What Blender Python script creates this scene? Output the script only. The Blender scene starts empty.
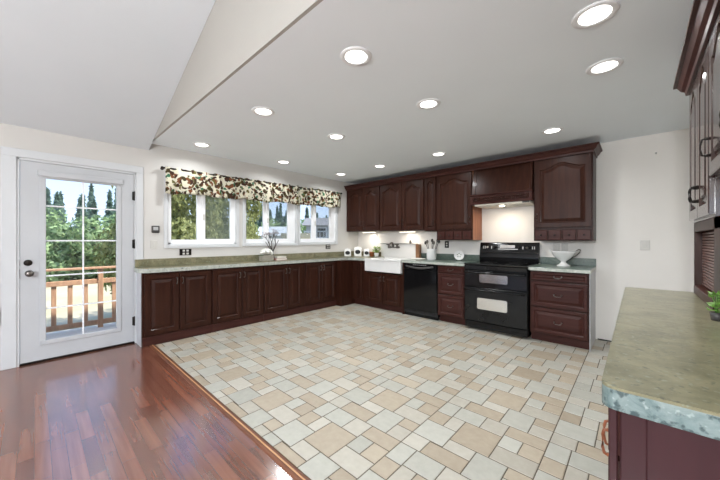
import bpy, bmesh, math, random
from mathutils import Vector, Matrix
random.seed(7)
PI = math.pi
SC = bpy.context.scene
COL = SC.collection

# ------------------------------------------------------------------ camera, world, sun, exposure
cam_d = bpy.data.cameras.new('camera')
cam = bpy.data.objects.new('camera', cam_d)
COL.objects.link(cam)
cam_d.sensor_width = 36.0
cam_d.lens = 36.0 * 300.3 / 720.0
cam_d.shift_x = 0.7 / 720.0
cam_d.shift_y = 0.3 / 720.0
cam_d.clip_start = 0.02
cam_d.clip_end = 500
cam.location = (0, 0, 1.236)
cam.rotation_euler = (math.radians(90), 0, math.radians(42.73))
SC.camera = cam

SC.view_settings.view_transform = 'Standard'
SC.view_settings.look = 'None'
SC.view_settings.gamma = 1
SC.view_settings.use_curve_mapping = False
SC.view_settings.exposure = 0.34

world = bpy.data.worlds.new('sky')
SC.world = world
world.use_nodes = True
wn, wl = world.node_tree.nodes, world.node_tree.links
wn.clear()
w_out = wn.new('ShaderNodeOutputWorld')
w_bg = wn.new('ShaderNodeBackground')
w_tc = wn.new('ShaderNodeTexCoord')
w_sep = wn.new('ShaderNodeSeparateXYZ')
w_rmp = wn.new('ShaderNodeValToRGB')
w_rmp.color_ramp.elements[0].position = 0.0
w_rmp.color_ramp.elements[0].color = (0.60, 0.73, 0.93, 1)
w_rmp.color_ramp.elements[1].position = 0.55
w_rmp.color_ramp.elements[1].color = (0.20, 0.40, 0.82, 1)
w_map = wn.new('ShaderNodeMapping')
w_map.inputs['Scale'].default_value = (2.0, 2.0, 6.0)
w_noi = wn.new('ShaderNodeTexNoise')
w_noi.inputs['Scale'].default_value = 2.2
w_noi.inputs['Detail'].default_value = 5
w_cr = wn.new('ShaderNodeValToRGB')
w_cr.color_ramp.elements[0].position = 0.50
w_cr.color_ramp.elements[0].color = (0, 0, 0, 1)
w_cr.color_ramp.elements[1].position = 0.68
w_cr.color_ramp.elements[1].color = (0.85, 0.85, 0.85, 1)
w_mix = wn.new('ShaderNodeMixRGB')
w_mix.inputs[2].default_value = (0.95, 0.96, 0.98, 1)
wl.new(w_tc.outputs['Generated'], w_sep.inputs[0])
wl.new(w_sep.outputs['Z'], w_rmp.inputs[0])
wl.new(w_tc.outputs['Generated'], w_map.inputs[0])
wl.new(w_map.outputs[0], w_noi.inputs['Vector'])
wl.new(w_noi.outputs['Fac'], w_cr.inputs[0])
wl.new(w_cr.outputs[0], w_mix.inputs[0])
wl.new(w_rmp.outputs[0], w_mix.inputs[1])
wl.new(w_mix.outputs[0], w_bg.inputs['Color'])
w_bg.inputs['Strength'].default_value = 1.55
wl.new(w_bg.outputs[0], w_out.inputs[0])

sun_d = bpy.data.lights.new('sun', 'SUN')
sun = bpy.data.objects.new('sun', sun_d)
COL.objects.link(sun)
sun_d.energy = 7.5
sun_d.angle = math.radians(1.0)
sun_d.color = (1.0, 0.95, 0.86)
sun.rotation_euler = Vector((-0.42, -0.40, -0.85)).to_track_quat('-Z', 'Y').to_euler()

LAMP_W = 5.4        # each recessed lamp
FILL_W = 95.0      # unseen fill lamps added behind the camera

# ------------------------------------------------------------------ materials
def _nt(name):
    m = bpy.data.materials.new(name)
    m.use_nodes = True
    nt = m.node_tree
    return m, nt, nt.nodes, nt.links, nt.nodes['Principled BSDF']

def mat(name, c1, c2=None, rough=0.5, metal=0.0, scale=8.0, detail=3.0, stretch=(1, 1, 1), bump=0.0,
        coat=0.0, spec=0.5, trans=0.0, emis=None, estr=0.0, rough2=None, alpha=1.0, lo=0.35, hi=0.65):
    m, nt, N, L, b = _nt(name)
    c2 = c2 or tuple(x * 0.9 for x in c1)
    tc = N.new('ShaderNodeTexCoord')
    mp = N.new('ShaderNodeMapping')
    mp.inputs['Scale'].default_value = stretch
    no = N.new('ShaderNodeTexNoise')
    no.inputs['Scale'].default_value = scale
    no.inputs['Detail'].default_value = detail
    rp = N.new('ShaderNodeValToRGB')
    rp.color_ramp.elements[0].position = lo
    rp.color_ramp.elements[0].color = (*c1, 1)
    rp.color_ramp.elements[1].position = hi
    rp.color_ramp.elements[1].color = (*c2, 1)
    L.new(tc.outputs['Object'], mp.inputs[0])
    L.new(mp.outputs[0], no.inputs['Vector'])
    L.new(no.outputs['Fac'], rp.inputs[0])
    L.new(rp.outputs[0], b.inputs['Base Color'])
    b.inputs['Roughness'].default_value = rough
    b.inputs['Metallic'].default_value = metal
    b.inputs['Specular IOR Level'].default_value = spec
    b.inputs['Coat Weight'].default_value = coat
    b.inputs['Coat Roughness'].default_value = 0.08
    b.inputs['Transmission Weight'].default_value = trans
    if bump:
        bp = N.new('ShaderNodeBump')
        bp.inputs['Strength'].default_value = bump
        bp.inputs['Distance'].default_value = 0.01
        L.new(no.outputs['Fac'], bp.inputs['Height'])
        L.new(bp.outputs[0], b.inputs['Normal'])
    if emis:
        b.inputs['Emission Color'].default_value = (*emis, 1)
        b.inputs['Emission Strength'].default_value = estr
    return m

M = {}
M['wall'] = mat('wall_paint', (0.685, 0.66, 0.625), (0.665, 0.64, 0.605), 0.85, scale=3)
M['vault'] = mat('ceiling_paint_darkened', (0.70, 0.735, 0.765), (0.685, 0.72, 0.75), 0.9, scale=2)  # ceiling paint darkened in colour to offset strong light on the vault
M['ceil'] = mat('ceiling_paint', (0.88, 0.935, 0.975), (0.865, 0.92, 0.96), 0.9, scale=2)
M['wall_b'] = mat('wall_paint_lightened', (0.80, 0.77, 0.73), (0.78, 0.75, 0.71), 0.85, scale=3)  # same wall paint, colour lightened to make up for weak light there
M['wall_l'] = mat('window_wall_paint', (0.605, 0.585, 0.555), (0.59, 0.57, 0.54), 0.85, scale=3)  # same wall paint, colour darkened to offset the lamp light there
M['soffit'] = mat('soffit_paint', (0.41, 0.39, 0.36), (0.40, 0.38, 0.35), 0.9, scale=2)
M['trim'] = mat('white_trim', (0.62, 0.63, 0.64), (0.60, 0.61, 0.62), 0.45, scale=4)
M['door'] = mat('door_paint', (0.53, 0.54, 0.555), (0.51, 0.52, 0.535), 0.4, scale=4)
M['vinyl'] = mat('white_vinyl', (0.88, 0.885, 0.90), (0.85, 0.855, 0.87), 0.35, scale=4)
M['cherry'] = mat('cherry_wood', (0.041, 0.0138, 0.0080), (0.026, 0.0085, 0.0052), 0.36, scale=4, detail=6, stretch=(7, 7, 0.7), coat=0.05, spec=0.16)
M['cherry_h'] = mat('cherry_wood_horizontal', (0.060, 0.0205, 0.0160), (0.040, 0.0130, 0.0105), 0.36, scale=4, detail=6, stretch=(0.7, 7, 7), coat=0.05, spec=0.16)
M['cherry_gloss'] = mat('glossy_cherry_wood', (0.041, 0.0145, 0.0095), (0.026, 0.0090, 0.0062), 0.25, scale=4, detail=6, stretch=(7, 7, 0.7), coat=0.55, spec=0.5)
M['cherry_hood_lit'] = mat('hood_lit_cherry_panel', (0.34, 0.12, 0.045), (0.24, 0.078, 0.03), 0.4, scale=4, detail=5, stretch=(7, 7, 0.7))  # reddish wood, colour made lighter and more orange as lit by the hood
M['endpanel'] = mat('end_panel_wood', (0.047, 0.0160, 0.0185), (0.037, 0.0125, 0.0145), 0.42, scale=3, detail=5, stretch=(6, 6, 0.7), coat=0.05, spec=0.3)
M['paint_side'] = mat('pale_side_panel', (0.55, 0.56, 0.58), (0.52, 0.53, 0.55), 0.5)
M['bronze'] = mat('dark_bronze', (0.022, 0.019, 0.017), (0.035, 0.028, 0.024), 0.35, metal=0.8)
M['pewter'] = mat('pewter', (0.20, 0.18, 0.165), (0.13, 0.12, 0.11), 0.3, metal=0.9)
M['black'] = mat('black_enamel', (0.0045, 0.0045, 0.005), (0.006, 0.006, 0.0065), 0.10, spec=0.35)
M['blackdoor'] = mat('black_oven_door', (0.007, 0.007, 0.007), (0.012, 0.012, 0.012), 0.24, scale=5, spec=0.3)
M['blackglass'] = mat('black_cooktop_glass', (0.004, 0.004, 0.004), (0.006, 0.006, 0.006), 0.06, spec=0.5)
M['ovenglass'] = mat('silvered_oven_glass', (0.86, 0.86, 0.85), (0.80, 0.80, 0.79), 0.16, metal=1.0, scale=2)
M['ovenglass2'] = mat('smoked_oven_glass', (0.40, 0.40, 0.40), (0.28, 0.28, 0.28), 0.16, metal=1.0, scale=6)
M['greymark'] = mat('pale_grey_print', (0.5, 0.5, 0.5), (0.42, 0.42, 0.42), 0.5)
M['ceramic'] = mat('white_ceramic', (0.86, 0.85, 0.83), (0.83, 0.82, 0.80), 0.15, coat=0.4)
M['sinkwhite'] = mat('white_fireclay', (0.76, 0.75, 0.73), (0.74, 0.73, 0.71), 0.18, coat=0.4)
M['plate'] = mat('white_plastic', (0.60, 0.58, 0.54), (0.58, 0.56, 0.52), 0.4)
M['dark'] = mat('dark_recess', (0.01, 0.01, 0.01), (0.014, 0.013, 0.012), 0.7)
M['darkplast'] = mat('dark_plastic', (0.04, 0.037, 0.035), (0.055, 0.05, 0.048), 0.5)
M['terracotta'] = mat('terracotta', (0.42, 0.14, 0.05), (0.33, 0.11, 0.04), 0.7)
M['leaf'] = mat('fresh_leaf', (0.16, 0.33, 0.03), (0.30, 0.46, 0.06), 0.5, scale=30)
M['leafgreen'] = mat('mid_green_leaf', (0.09, 0.22, 0.03), (0.17, 0.33, 0.06), 0.5, scale=30)
M['leafdark'] = mat('dark_leaf', (0.05, 0.11, 0.02), (0.09, 0.17, 0.03), 0.5, scale=30)
M['petal'] = mat('white_petal', (0.85, 0.84, 0.80), (0.74, 0.74, 0.66), 0.7, scale=40)
M['blossom'] = mat('grey_pink_blossom', (0.42, 0.38, 0.38), (0.26, 0.22, 0.22), 0.7, scale=40)
M['twig'] = mat('dark_twig', (0.03, 0.022, 0.018), (0.05, 0.036, 0.03), 0.7, scale=30)
M['trough'] = mat('weathered_trough', (0.36, 0.34, 0.28), (0.24, 0.22, 0.18), 0.7, scale=20, stretch=(1, 1, 6))
M['pinkbox'] = mat('faded_pink_book', (0.55, 0.30, 0.26), (0.45, 0.24, 0.22), 0.7)
M['paper'] = mat('paper', (0.78, 0.75, 0.68), (0.72, 0.69, 0.62), 0.8)
M['boardwood'] = mat('board_wood', (0.30, 0.15, 0.07), (0.20, 0.09, 0.04), 0.5, scale=6, stretch=(8, 8, 0.8))
M['steel'] = mat('brushed_steel', (0.50, 0.49, 0.48), (0.40, 0.39, 0.38), 0.3, metal=1.0, scale=12)
M['hoodmetal'] = mat('hood_insert_enamel', (0.72, 0.68, 0.58), (0.66, 0.62, 0.54), 0.4)
M['copperwood'] = mat('amber_wood_pull', (0.33, 0.11, 0.05), (0.22, 0.07, 0.035), 0.35)
M['strip'] = mat('oak_transition', (0.17, 0.058, 0.024), (0.11, 0.036, 0.016), 0.5, scale=5, detail=5, stretch=(0.8, 9, 9))
M['strip_line'] = mat('pale_oak_line', (0.58, 0.32, 0.16), (0.48, 0.26, 0.12), 0.35, scale=5, stretch=(0.8, 9, 9))
M['railwood'] = mat('deck_rail_wood', (0.52, 0.30, 0.18), (0.40, 0.22, 0.13), 0.7, scale=6, detail=5, stretch=(6, 6, 0.8))
M['deck'] = mat('deck_boards', (0.72, 0.67, 0.60), (0.62, 0.57, 0.50), 0.8, scale=4, stretch=(12, 0.6, 1))
M['grass'] = mat('dry_grass', (0.46, 0.395, 0.29), (0.36, 0.33, 0.21), 0.95, scale=0.6, detail=8)
M['bark'] = mat('bark', (0.10, 0.07, 0.05), (0.06, 0.045, 0.03), 0.9, scale=12)
M['shed'] = mat('cream_siding', (0.46, 0.42, 0.31), (0.40, 0.37, 0.27), 0.8, scale=3)
M['house_grey'] = mat('grey_siding', (0.36, 0.38, 0.40), (0.32, 0.34, 0.36), 0.8, scale=3, stretch=(0.3, 0.3, 14))
M['house_white'] = mat('white_siding', (0.50, 0.53, 0.56), (0.46, 0.49, 0.52), 0.8, scale=3)
M['roofing'] = mat('grey_shingle', (0.22, 0.22, 0.23), (0.15, 0.15, 0.16), 0.9, scale=12)
M['tambour'] = mat('tambour_slats', (0.16, 0.075, 0.058), (0.12, 0.055, 0.043), 0.4, scale=5, stretch=(1, 1, 6), coat=0.25)

def mat_counter(name, cols, rough, scale=9.0, spk=70.0, spkcol=(0.30, 0.36, 0.34), dark=(0.03, 0.045, 0.045), s_lo=0.60, d_lo=0.40, coat=0.15):
    m, nt, N, L, b = _nt(name)
    tc = N.new('ShaderNodeTexCoord')
    no = N.new('ShaderNodeTexNoise'); no.inputs['Scale'].default_value = scale; no.inputs['Detail'].default_value = 8; no.inputs['Roughness'].default_value = 0.65
    no.inputs['Distortion'].default_value = 0.6
    rp = N.new('ShaderNodeValToRGB')
    e = rp.color_ramp.elements
    e[0].position = 0.34; e[0].color = (*cols[0], 1)
    e[1].position = 0.66; e[1].color = (*cols[2], 1)
    x = e.new(0.5); x.color = (*cols[1], 1)
    n2 = N.new('ShaderNodeTexNoise'); n2.inputs['Scale'].default_value = spk; n2.inputs['Detail'].default_value = 2
    r2 = N.new('ShaderNodeValToRGB'); r2.color_ramp.elements[0].position = s_lo; r2.color_ramp.elements[1].position = s_lo + 0.08
    r2.color_ramp.elements[1].color = (0.75, 0.75, 0.75, 1)
    n3 = N.new('ShaderNodeTexNoise'); n3.inputs['Scale'].default_value = spk * 0.8; n3.inputs['Detail'].default_value = 3
    mp3 = N.new('ShaderNodeMapping'); mp3.inputs['Location'].default_value = (7, 3, 1)
    r3 = N.new('ShaderNodeValToRGB'); r3.color_ramp.elements[0].position = d_lo - 0.08; r3.color_ramp.elements[1].position = d_lo
    r3.color_ramp.elements[0].color = (0.8, 0.8, 0.8, 1); r3.color_ramp.elements[1].color = (0, 0, 0, 1)
    m1 = N.new('ShaderNodeMixRGB'); m1.inputs[2].default_value = (*spkcol, 1)
    m2 = N.new('ShaderNodeMixRGB'); m2.inputs[2].default_value = (*dark, 1)
    L.new(tc.outputs['Object'], no.inputs['Vector']); L.new(tc.outputs['Object'], n2.inputs['Vector'])
    L.new(tc.outputs['Object'], mp3.inputs[0]); L.new(mp3.outputs[0], n3.inputs['Vector'])
    L.new(no.outputs['Fac'], rp.inputs[0]); L.new(n2.outputs['Fac'], r2.inputs[0]); L.new(n3.outputs['Fac'], r3.inputs[0])
    L.new(rp.outputs[0], m1.inputs[1]); L.new(r2.outputs[0], m1.inputs[0])
    L.new(m1.outputs[0], m2.inputs[1]); L.new(r3.outputs[0], m2.inputs[0])
    L.new(m2.outputs[0], b.inputs['Base Color'])
    b.inputs['Roughness'].default_value = rough
    b.inputs['Coat Weight'].default_value = coat
    return m

M['counter'] = mat_counter('green_stone_laminate', ((0.125, 0.118, 0.066), (0.200, 0.184, 0.108), (0.270, 0.240, 0.145)), 0.28,
                           spkcol=(0.24, 0.26, 0.20), dark=(0.07, 0.075, 0.05))
M['counter_green'] = mat_counter('green_stone_laminate_cool', ((0.055, 0.085, 0.068), (0.090, 0.125, 0.102), (0.14, 0.17, 0.14)), 0.28, spkcol=(0.18, 0.22, 0.19), dark=(0.045, 0.06, 0.05))
M['counter_edge'] = mat_counter('window_lit_laminate_edge', ((0.085, 0.135, 0.135), (0.165, 0.225, 0.22), (0.25, 0.305, 0.29)), 0.35, scale=20, spk=60,
                                spkcol=(0.36, 0.42, 0.40), dark=(0.02, 0.045, 0.05), s_lo=0.60, d_lo=0.46)  # same laminate as the top, window light painted into the edge colour
M['counter_edge_lit'] = mat_counter('lightened_laminate_edge', ((0.30, 0.33, 0.29), (0.42, 0.44, 0.39), (0.52, 0.53, 0.48)), 0.3, scale=20, spk=60,
                                spkcol=(0.5, 0.52, 0.46), dark=(0.10, 0.13, 0.11), s_lo=0.64, d_lo=0.38)  # same laminate, edge colour lightened to stand for window reflection

def mat_woodfloor():
    m, nt, N, L, b = _nt('red_laminate_planks')
    tc = N.new('ShaderNodeTexCoord')
    br = N.new('ShaderNodeTexBrick')
    br.offset = 0.37; br.offset_frequency = 2; br.squash = 1.0
    br.inputs['Scale'].default_value = 1.0
    br.inputs['Brick Width'].default_value = 0.42
    br.inputs['Row Height'].default_value = 0.066
    br.inputs['Mortar Size'].default_value = 0.0012
    br.inputs['Mortar Smooth'].default_value = 0.4
    br.inputs['Bias'].default_value = 0.0
    br.inputs['Color1'].default_value = (0.250, 0.098, 0.060, 1)
    br.inputs['Color2'].default_value = (0.140, 0.050, 0.032, 1)
    br.inputs['Mortar'].default_value = (0.05, 0.018, 0.012, 1)
    mp = N.new('ShaderNodeMapping'); mp.inputs['Scale'].default_value = (1.1, 22, 1)
    no = N.new('ShaderNodeTexNoise'); no.inputs['Scale'].default_value = 1.6; no.inputs['Detail'].default_value = 7; no.inputs['Distortion'].default_value = 0.15
    rp = N.new('ShaderNodeValToRGB'); rp.color_ramp.elements[0].position = 0.3; rp.color_ramp.elements[0].color = (0.74, 0.70, 0.68, 1)
    rp.color_ramp.elements[1].position = 0.72; rp.color_ramp.elements[1].color = (1.12, 1.10, 1.08, 1)
    mx = N.new('ShaderNodeMixRGB'); mx.blend_type = 'MULTIPLY'; mx.inputs[0].default_value = 1.0
    L.new(tc.outputs['Object'], br.inputs['Vector']); L.new(tc.outputs['Object'], mp.inputs[0]); L.new(mp.outputs[0], no.inputs['Vector'])
    L.new(no.outputs['Fac'], rp.inputs[0]); L.new(br.outputs['Color'], mx.inputs[1]); L.new(rp.outputs[0], mx.inputs[2])
    L.new(mx.outputs[0], b.inputs['Base Color'])
    b.inputs['Roughness'].default_value = 0.17
    b.inputs['Specular IOR Level'].default_value = 0.5
    b.inputs['IOR'].default_value = 2.3
    return m
M['woodfloor'] = mat_woodfloor()

def mat_tile(name, c1, c2):
    m, nt, N, L, b = _nt(name)
    tc = N.new('ShaderNodeTexCoord')
    at = N.new('ShaderNodeAttribute'); at.attribute_name = 'shade'
    no = N.new('ShaderNodeTexNoise'); no.inputs['Scale'].default_value = 20; no.inputs['Detail'].default_value = 6; no.inputs['Roughness'].default_value = 0.6
    ad = N.new('ShaderNodeMath'); ad.operation = 'MULTIPLY_ADD'; ad.inputs[1].default_value = 1.15; ad.use_clamp = True
    sb = N.new('ShaderNodeMath'); sb.operation = 'SUBTRACT'; sb.inputs[1].default_value = 0.57
    rp = N.new('ShaderNodeValToRGB'); rp.color_ramp.elements[0].color = (*c1, 1); rp.color_ramp.elements[1].color = (*c2, 1)
    L.new(tc.outputs['Object'], no.inputs['Vector'])
    L.new(no.outputs['Fac'], ad.inputs[0]); L.new(at.outputs['Fac'], sb.inputs[0]); L.new(sb.outputs[0], ad.inputs[2])
    L.new(ad.outputs[0], rp.inputs[0]); L.new(rp.outputs[0], b.inputs['Base Color'])
    b.inputs['Roughness'].default_value = 0.42
    bp = N.new('ShaderNodeBump'); bp.inputs['Strength'].default_value = 0.12; bp.inputs['Distance'].default_value = 0.004
    L.new(no.outputs['Fac'], bp.inputs['Height']); L.new(bp.outputs[0], b.inputs['Normal'])
    return m
M['tile_tan'] = mat_tile('tan_stone_tile', (0.32, 0.262, 0.192), (0.445, 0.38, 0.29))
M['tile_grey'] = mat_tile('pale_grey_stone_tile', (0.335, 0.325, 0.28), (0.465, 0.455, 0.40))
M['tile_cream'] = mat_tile('cream_stone_tile', (0.365, 0.335, 0.278), (0.50, 0.47, 0.405))
M['grout'] = mat('grout', (0.105, 0.085, 0.058), (0.08, 0.065, 0.045), 0.9, scale=30)

def mat_glass():
    m, nt, N, L, b = _nt('window_glass')
    N.remove(b)
    o = N['Material Output']
    t = N.new('ShaderNodeBsdfTransparent'); t.inputs[0].default_value = (0.97, 0.985, 0.98, 1)
    g = N.new('ShaderNodeBsdfGlossy'); g.inputs['Roughness'].default_value = 0.02
    f = N.new('ShaderNodeFresnel'); f.inputs['IOR'].default_value = 1.35
    x = N.new('ShaderNodeMixShader')
    L.new(f.outputs[0], x.inputs[0]); L.new(t.outputs[0], x.inputs[1]); L.new(g.outputs[0], x.inputs[2]); L.new(x.outputs[0], o.inputs[0])
    return m
M['glass'] = mat_glass()

def mat_screen():
    m, nt, N, L, b = _nt('insect_mesh')
    o = N['Material Output']
    t = N.new('ShaderNodeBsdfTransparent')
    b.inputs['Base Color'].default_value = (0.30, 0.34, 0.37, 1); b.inputs['Roughness'].default_value = 0.8
    x = N.new('ShaderNodeMixShader'); x.inputs[0].default_value = 0.22
    L.new(t.outputs[0], x.inputs[1]); L.new(b.outputs[0], x.inputs[2]); L.new(x.outputs[0], o.inputs[0])
    return m
M['screen'] = mat_screen()

def mat_floral():
    m, nt, N, L, b = _nt('floral_cloth')
    o = N['Material Output']
    tc = N.new('ShaderNodeTexCoord')
    no = N.new('ShaderNodeTexNoise'); no.inputs['Scale'].default_value = 9; no.inputs['Detail'].default_value = 3
    mxv = N.new('ShaderNodeMixRGB'); mxv.inputs[0].default_value = 0.12
    L.new(tc.outputs['Object'], no.inputs['Vector']); L.new(tc.outputs['Object'], mxv.inputs[1]); L.new(no.outputs['Color'], mxv.inputs[2])
    cur = None
    base = (0.80, 0.76, 0.62, 1)
    layers = [(13.0, 0.34, (0.16, 0.14, 0.035), 0), (15.0, 0.30, (0.055, 0.19, 0.10), 11), (13.0, 0.33, (0.22, 0.075, 0.028), 7), (13.0, 0.37, (0.065, 0.045, 0.014), 3), (16.0, 0.36, (0.060, 0.024, 0.012), 17)]
    for sc_, th, colr, off in layers:
        mp = N.new('ShaderNodeMapping'); mp.inputs['Location'].default_value = (off, off * 0.7, off * 1.3)
        v = N.new('ShaderNodeTexVoronoi'); v.inputs['Scale'].default_value = sc_; v.feature = 'F1'
        n2 = N.new('ShaderNodeTexNoise'); n2.inputs['Scale'].default_value = sc_ * 2.2; n2.inputs['Detail'].default_value = 2
        ad = N.new('ShaderNodeMath'); ad.operation = 'MULTIPLY_ADD'; ad.inputs[1].default_value = 0.5
        r = N.new('ShaderNodeValToRGB')
        r.color_ramp.elements[0].position = th + 0.21; r.color_ramp.elements[0].color = (1, 1, 1, 1)
        r.color_ramp.elements[1].position = th + 0.27; r.color_ramp.elements[1].color = (0, 0, 0, 1)
        mx = N.new('ShaderNodeMixRGB'); mx.inputs[1].default_value = base; mx.inputs[2].default_value = (*colr, 1)
        L.new(mxv.outputs[0], mp.inputs[0]); L.new(mp.outputs[0], v.inputs['Vector']); L.new(mp.outputs[0], n2.inputs['Vector'])
        L.new(n2.outputs['Fac'], ad.inputs[0]); L.new(v.outputs['Distance'], ad.inputs[2]); L.new(ad.outputs[0], r.inputs[0]); L.new(r.outputs[0], mx.inputs[0])
        if cur: L.new(cur, mx.inputs[1])
        cur = mx.outputs[0]
    L.new(cur, b.inputs['Base Color']); b.inputs['Roughness'].default_value = 0.9
    tr = N.new('ShaderNodeBsdfTranslucent'); L.new(cur, tr.inputs[0])
    x = N.new('ShaderNodeMixShader'); x.inputs[0].default_value = 0.4
    L.new(b.outputs[0], x.inputs[1]); L.new(tr.outputs[0], x.inputs[2]); L.new(x.outputs[0], o.inputs[0])
    return m
M['floral'] = mat_floral()

def mat_leafcloud(name, c1, c2):
    m, nt, N, L, b = _nt(name)
    o = N['Material Output']
    at = N.new('ShaderNodeAttribute'); at.attribute_name = 'shade'
    rp = N.new('ShaderNodeValToRGB'); rp.color_ramp.elements[0].color = (*c1, 1); rp.color_ramp.elements[1].color = (*c2, 1)
    L.new(at.outputs['Fac'], rp.inputs[0]); L.new(rp.outputs[0], b.inputs['Base Color']); b.inputs['Roughness'].default_value = 0.7
    tr = N.new('ShaderNodeBsdfTranslucent'); L.new(rp.outputs[0], tr.inputs[0])
    x = N.new('ShaderNodeMixShader'); x.inputs[0].default_value = 0.35
    L.new(b.outputs[0], x.inputs[1]); L.new(tr.outputs[0], x.inputs[2]); L.new(x.outputs[0], o.inputs[0])
    return m
M['lv_olive'] = mat_leafcloud('olive_leaves', (0.12, 0.14, 0.045), (0.38, 0.40, 0.16))
M['lv_green'] = mat_leafcloud('green_leaves', (0.12, 0.20, 0.09), (0.36, 0.48, 0.24))
M['lv_fir'] = mat_leafcloud('fir_needles', (0.07, 0.13, 0.11), (0.19, 0.29, 0.22))

def mat_emit(name, c, s):
    m, nt, N, L, b = _nt(name)
    b.inputs['Base Color'].default_value = (0.9, 0.9, 0.9, 1)
    b.inputs['Emission Color'].default_value = (*c, 1); b.inputs['Emission Strength'].default_value = s
    return m
M['lens'] = mat_emit('lit_lens', (1.0, 0.97, 0.92), 4.0)
M['bulb'] = mat_emit('lit_bulb', (1.0, 0.90, 0.72), 6.0)

# ------------------------------------------------------------------ mesh helpers
def newbm(): return bmesh.new()

def box(bm, x0, x1, y0, y1, z0, z1, bev=0.0, mi=0, seg=1):
    vs = [bm.verts.new(p) for p in ((x0, y0, z0), (x1, y0, z0), (x1, y1, z0), (x0, y1, z0), (x0, y0, z1), (x1, y0, z1), (x1, y1, z1), (x0, y1, z1))]
    fs = [bm.faces.new([vs[i] for i in q]) for q in ((0, 3, 2, 1), (4, 5, 6, 7), (0, 1, 5, 4), (1, 2, 6, 5), (2, 3, 7, 6), (3, 0, 4, 7))]
    for f in fs: f.material_index = mi
    if bev > 0:
        es = list({e for f in fs for e in f.edges})
        r = bmesh.ops.bevel(bm, geom=es, offset=bev, segments=seg, affect='EDGES', profile=0.5)
        for f in r['faces']: f.material_index = mi
    return bm

def prism(bm, pts, z0, z1, axis='Z', bev=0.0, mi=0):
    """extrude a 2-D outline; axis Z: pts=(x,y); axis X: pts=(y,z); axis Y: pts=(x,z)"""
    def P(p, t):
        if axis == 'Z': return (p[0], p[1], t)
        if axis == 'X': return (t, p[0], p[1])
        return (p[0], t, p[1])
    a = [bm.verts.new(P(p, z0)) for p in pts]
    b = [bm.verts.new(P(p, z1)) for p in pts]
    n = len(pts)
    fs = [bm.faces.new(a[::-1]), bm.faces.new(b)]
    for i in range(n): fs.append(bm.faces.new((a[i], a[(i + 1) % n], b[(i + 1) % n], b[i])))
    for f in fs: f.material_index = mi
    if bev: bmesh.ops.bevel(bm, geom=list({e for f in fs for e in f.edges}), offset=bev, segments=1, affect='EDGES')
    return fs

def tube(bm, pts, r, seg=8, caps=True, mi=0):
    pts = [Vector(p) for p in pts]
    rs = r if isinstance(r, (list, tuple)) else [r] * len(pts)
    rings = []
    ref = None
    for i, p in enumerate(pts):
        d = (pts[min(i + 1, len(pts) - 1)] - pts[max(i - 1, 0)]).normalized()
        if ref is None:
            ref = Vector((0, 0, 1)) if abs(d.z) < 0.9 else Vector((1, 0, 0))
        a = d.cross(ref).normalized(); b = d.cross(a).normalized(); ref = -b if False else ref
        rings.append([bm.verts.new(p + (a * math.cos(2 * PI * k / seg) + b * math.sin(2 * PI * k / seg)) * rs[i]) for k in range(seg)])
    for i in range(len(rings) - 1):
        for k in range(seg):
            f = bm.faces.new((rings[i][k], rings[i][(k + 1) % seg], rings[i + 1][(k + 1) % seg], rings[i + 1][k])); f.smooth = True; f.material_index = mi
    if caps:
        f = bm.faces.new(rings[0][::-1]); f.material_index = mi
        f = bm.faces.new(rings[-1]); f.material_index = mi

def lathe(bm, prof, c=(0, 0, 0), seg=24, axis='Z', mi=0, smooth=True, caps=True):
    """prof: (radius, height) list, bottom to top"""
    rings = []
    def P(x, y, h):
        if axis == 'Z': return (c[0] + x, c[1] + y, c[2] + h)
        if axis == 'Y': return (c[0] + x, c[1] + h, c[2] + y)
        return (c[0] + h, c[1] + x, c[2] + y)
    for r, h in prof:
        if r < 1e-5: rings.append([bm.verts.new(P(0, 0, h))])
        else: rings.append([bm.verts.new(P(r * math.cos(2 * PI * k / seg), r * math.sin(2 * PI * k / seg), h)) for k in range(seg)])
    for i in range(len(rings) - 1):
        A, B = rings[i], rings[i + 1]
        for k in range(seg):
            k2 = (k + 1) % seg
            if len(A) == 1 and len(B) == 1: continue
            if len(A) == 1: f = bm.faces.new((A[0], B[k2], B[k]))
            elif len(B) == 1: f = bm.faces.new((A[k], A[k2], B[0]))
            else: f = bm.faces.new((A[k], A[k2], B[k2], B[k]))
            f.smooth = smooth; f.material_index = mi
    for R in (rings[0], rings[-1]):
        if len(R) > 2 and caps:
            f = bm.faces.new(R); f.material_index = mi

def ball(bm, c, r, sx=1, sy=1, sz=1, u=10, v=7, mi=0):
    m_ = Matrix.Translation(c) @ Matrix.Diagonal((r * sx, r * sy, r * sz, 1))
    res = bmesh.ops.create_uvsphere(bm, u_segments=u, v_segments=v, radius=1, matrix=m_)
    for f in {f for vv in res['verts'] for f in vv.link_faces}:
        f.smooth = True; f.material_index = mi

def obj(name, bm, mats, parent=None, fixn=True):
    if fixn: bmesh.ops.recalc_face_normals(bm, faces=bm.faces)
    me = bpy.data.meshes.new(name)
    bm.to_mesh(me); bm.free()
    if not isinstance(mats, (list, tuple)): mats = [mats]
    for m_ in mats: me.materials.append(m_)
    o = bpy.data.objects.new(name, me)
    COL.objects.link(o)
    if parent: o.parent = parent
    return o

def tag(o, label, cat, group=None):
    o['label'] = label; o['category'] = cat
    if group: o['group'] = group
    return o

def thing(name, label, cat, loc=(0, 0, 0), rz=0.0, group=None):
    o = bpy.data.objects.new(name, None)
    COL.objects.link(o)
    o.location = loc; o.rotation_euler = (0, 0, rz)
    o.empty_display_size = 0.1
    return tag(o, label, cat, group)

def struct(name, bm, mats, parent=None):
    o = obj(name, bm, mats, parent)
    if not parent: o['kind'] = 'structure'
    return o

def kids(o): return [c for c in bpy.data.objects if c.parent == o]

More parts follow.
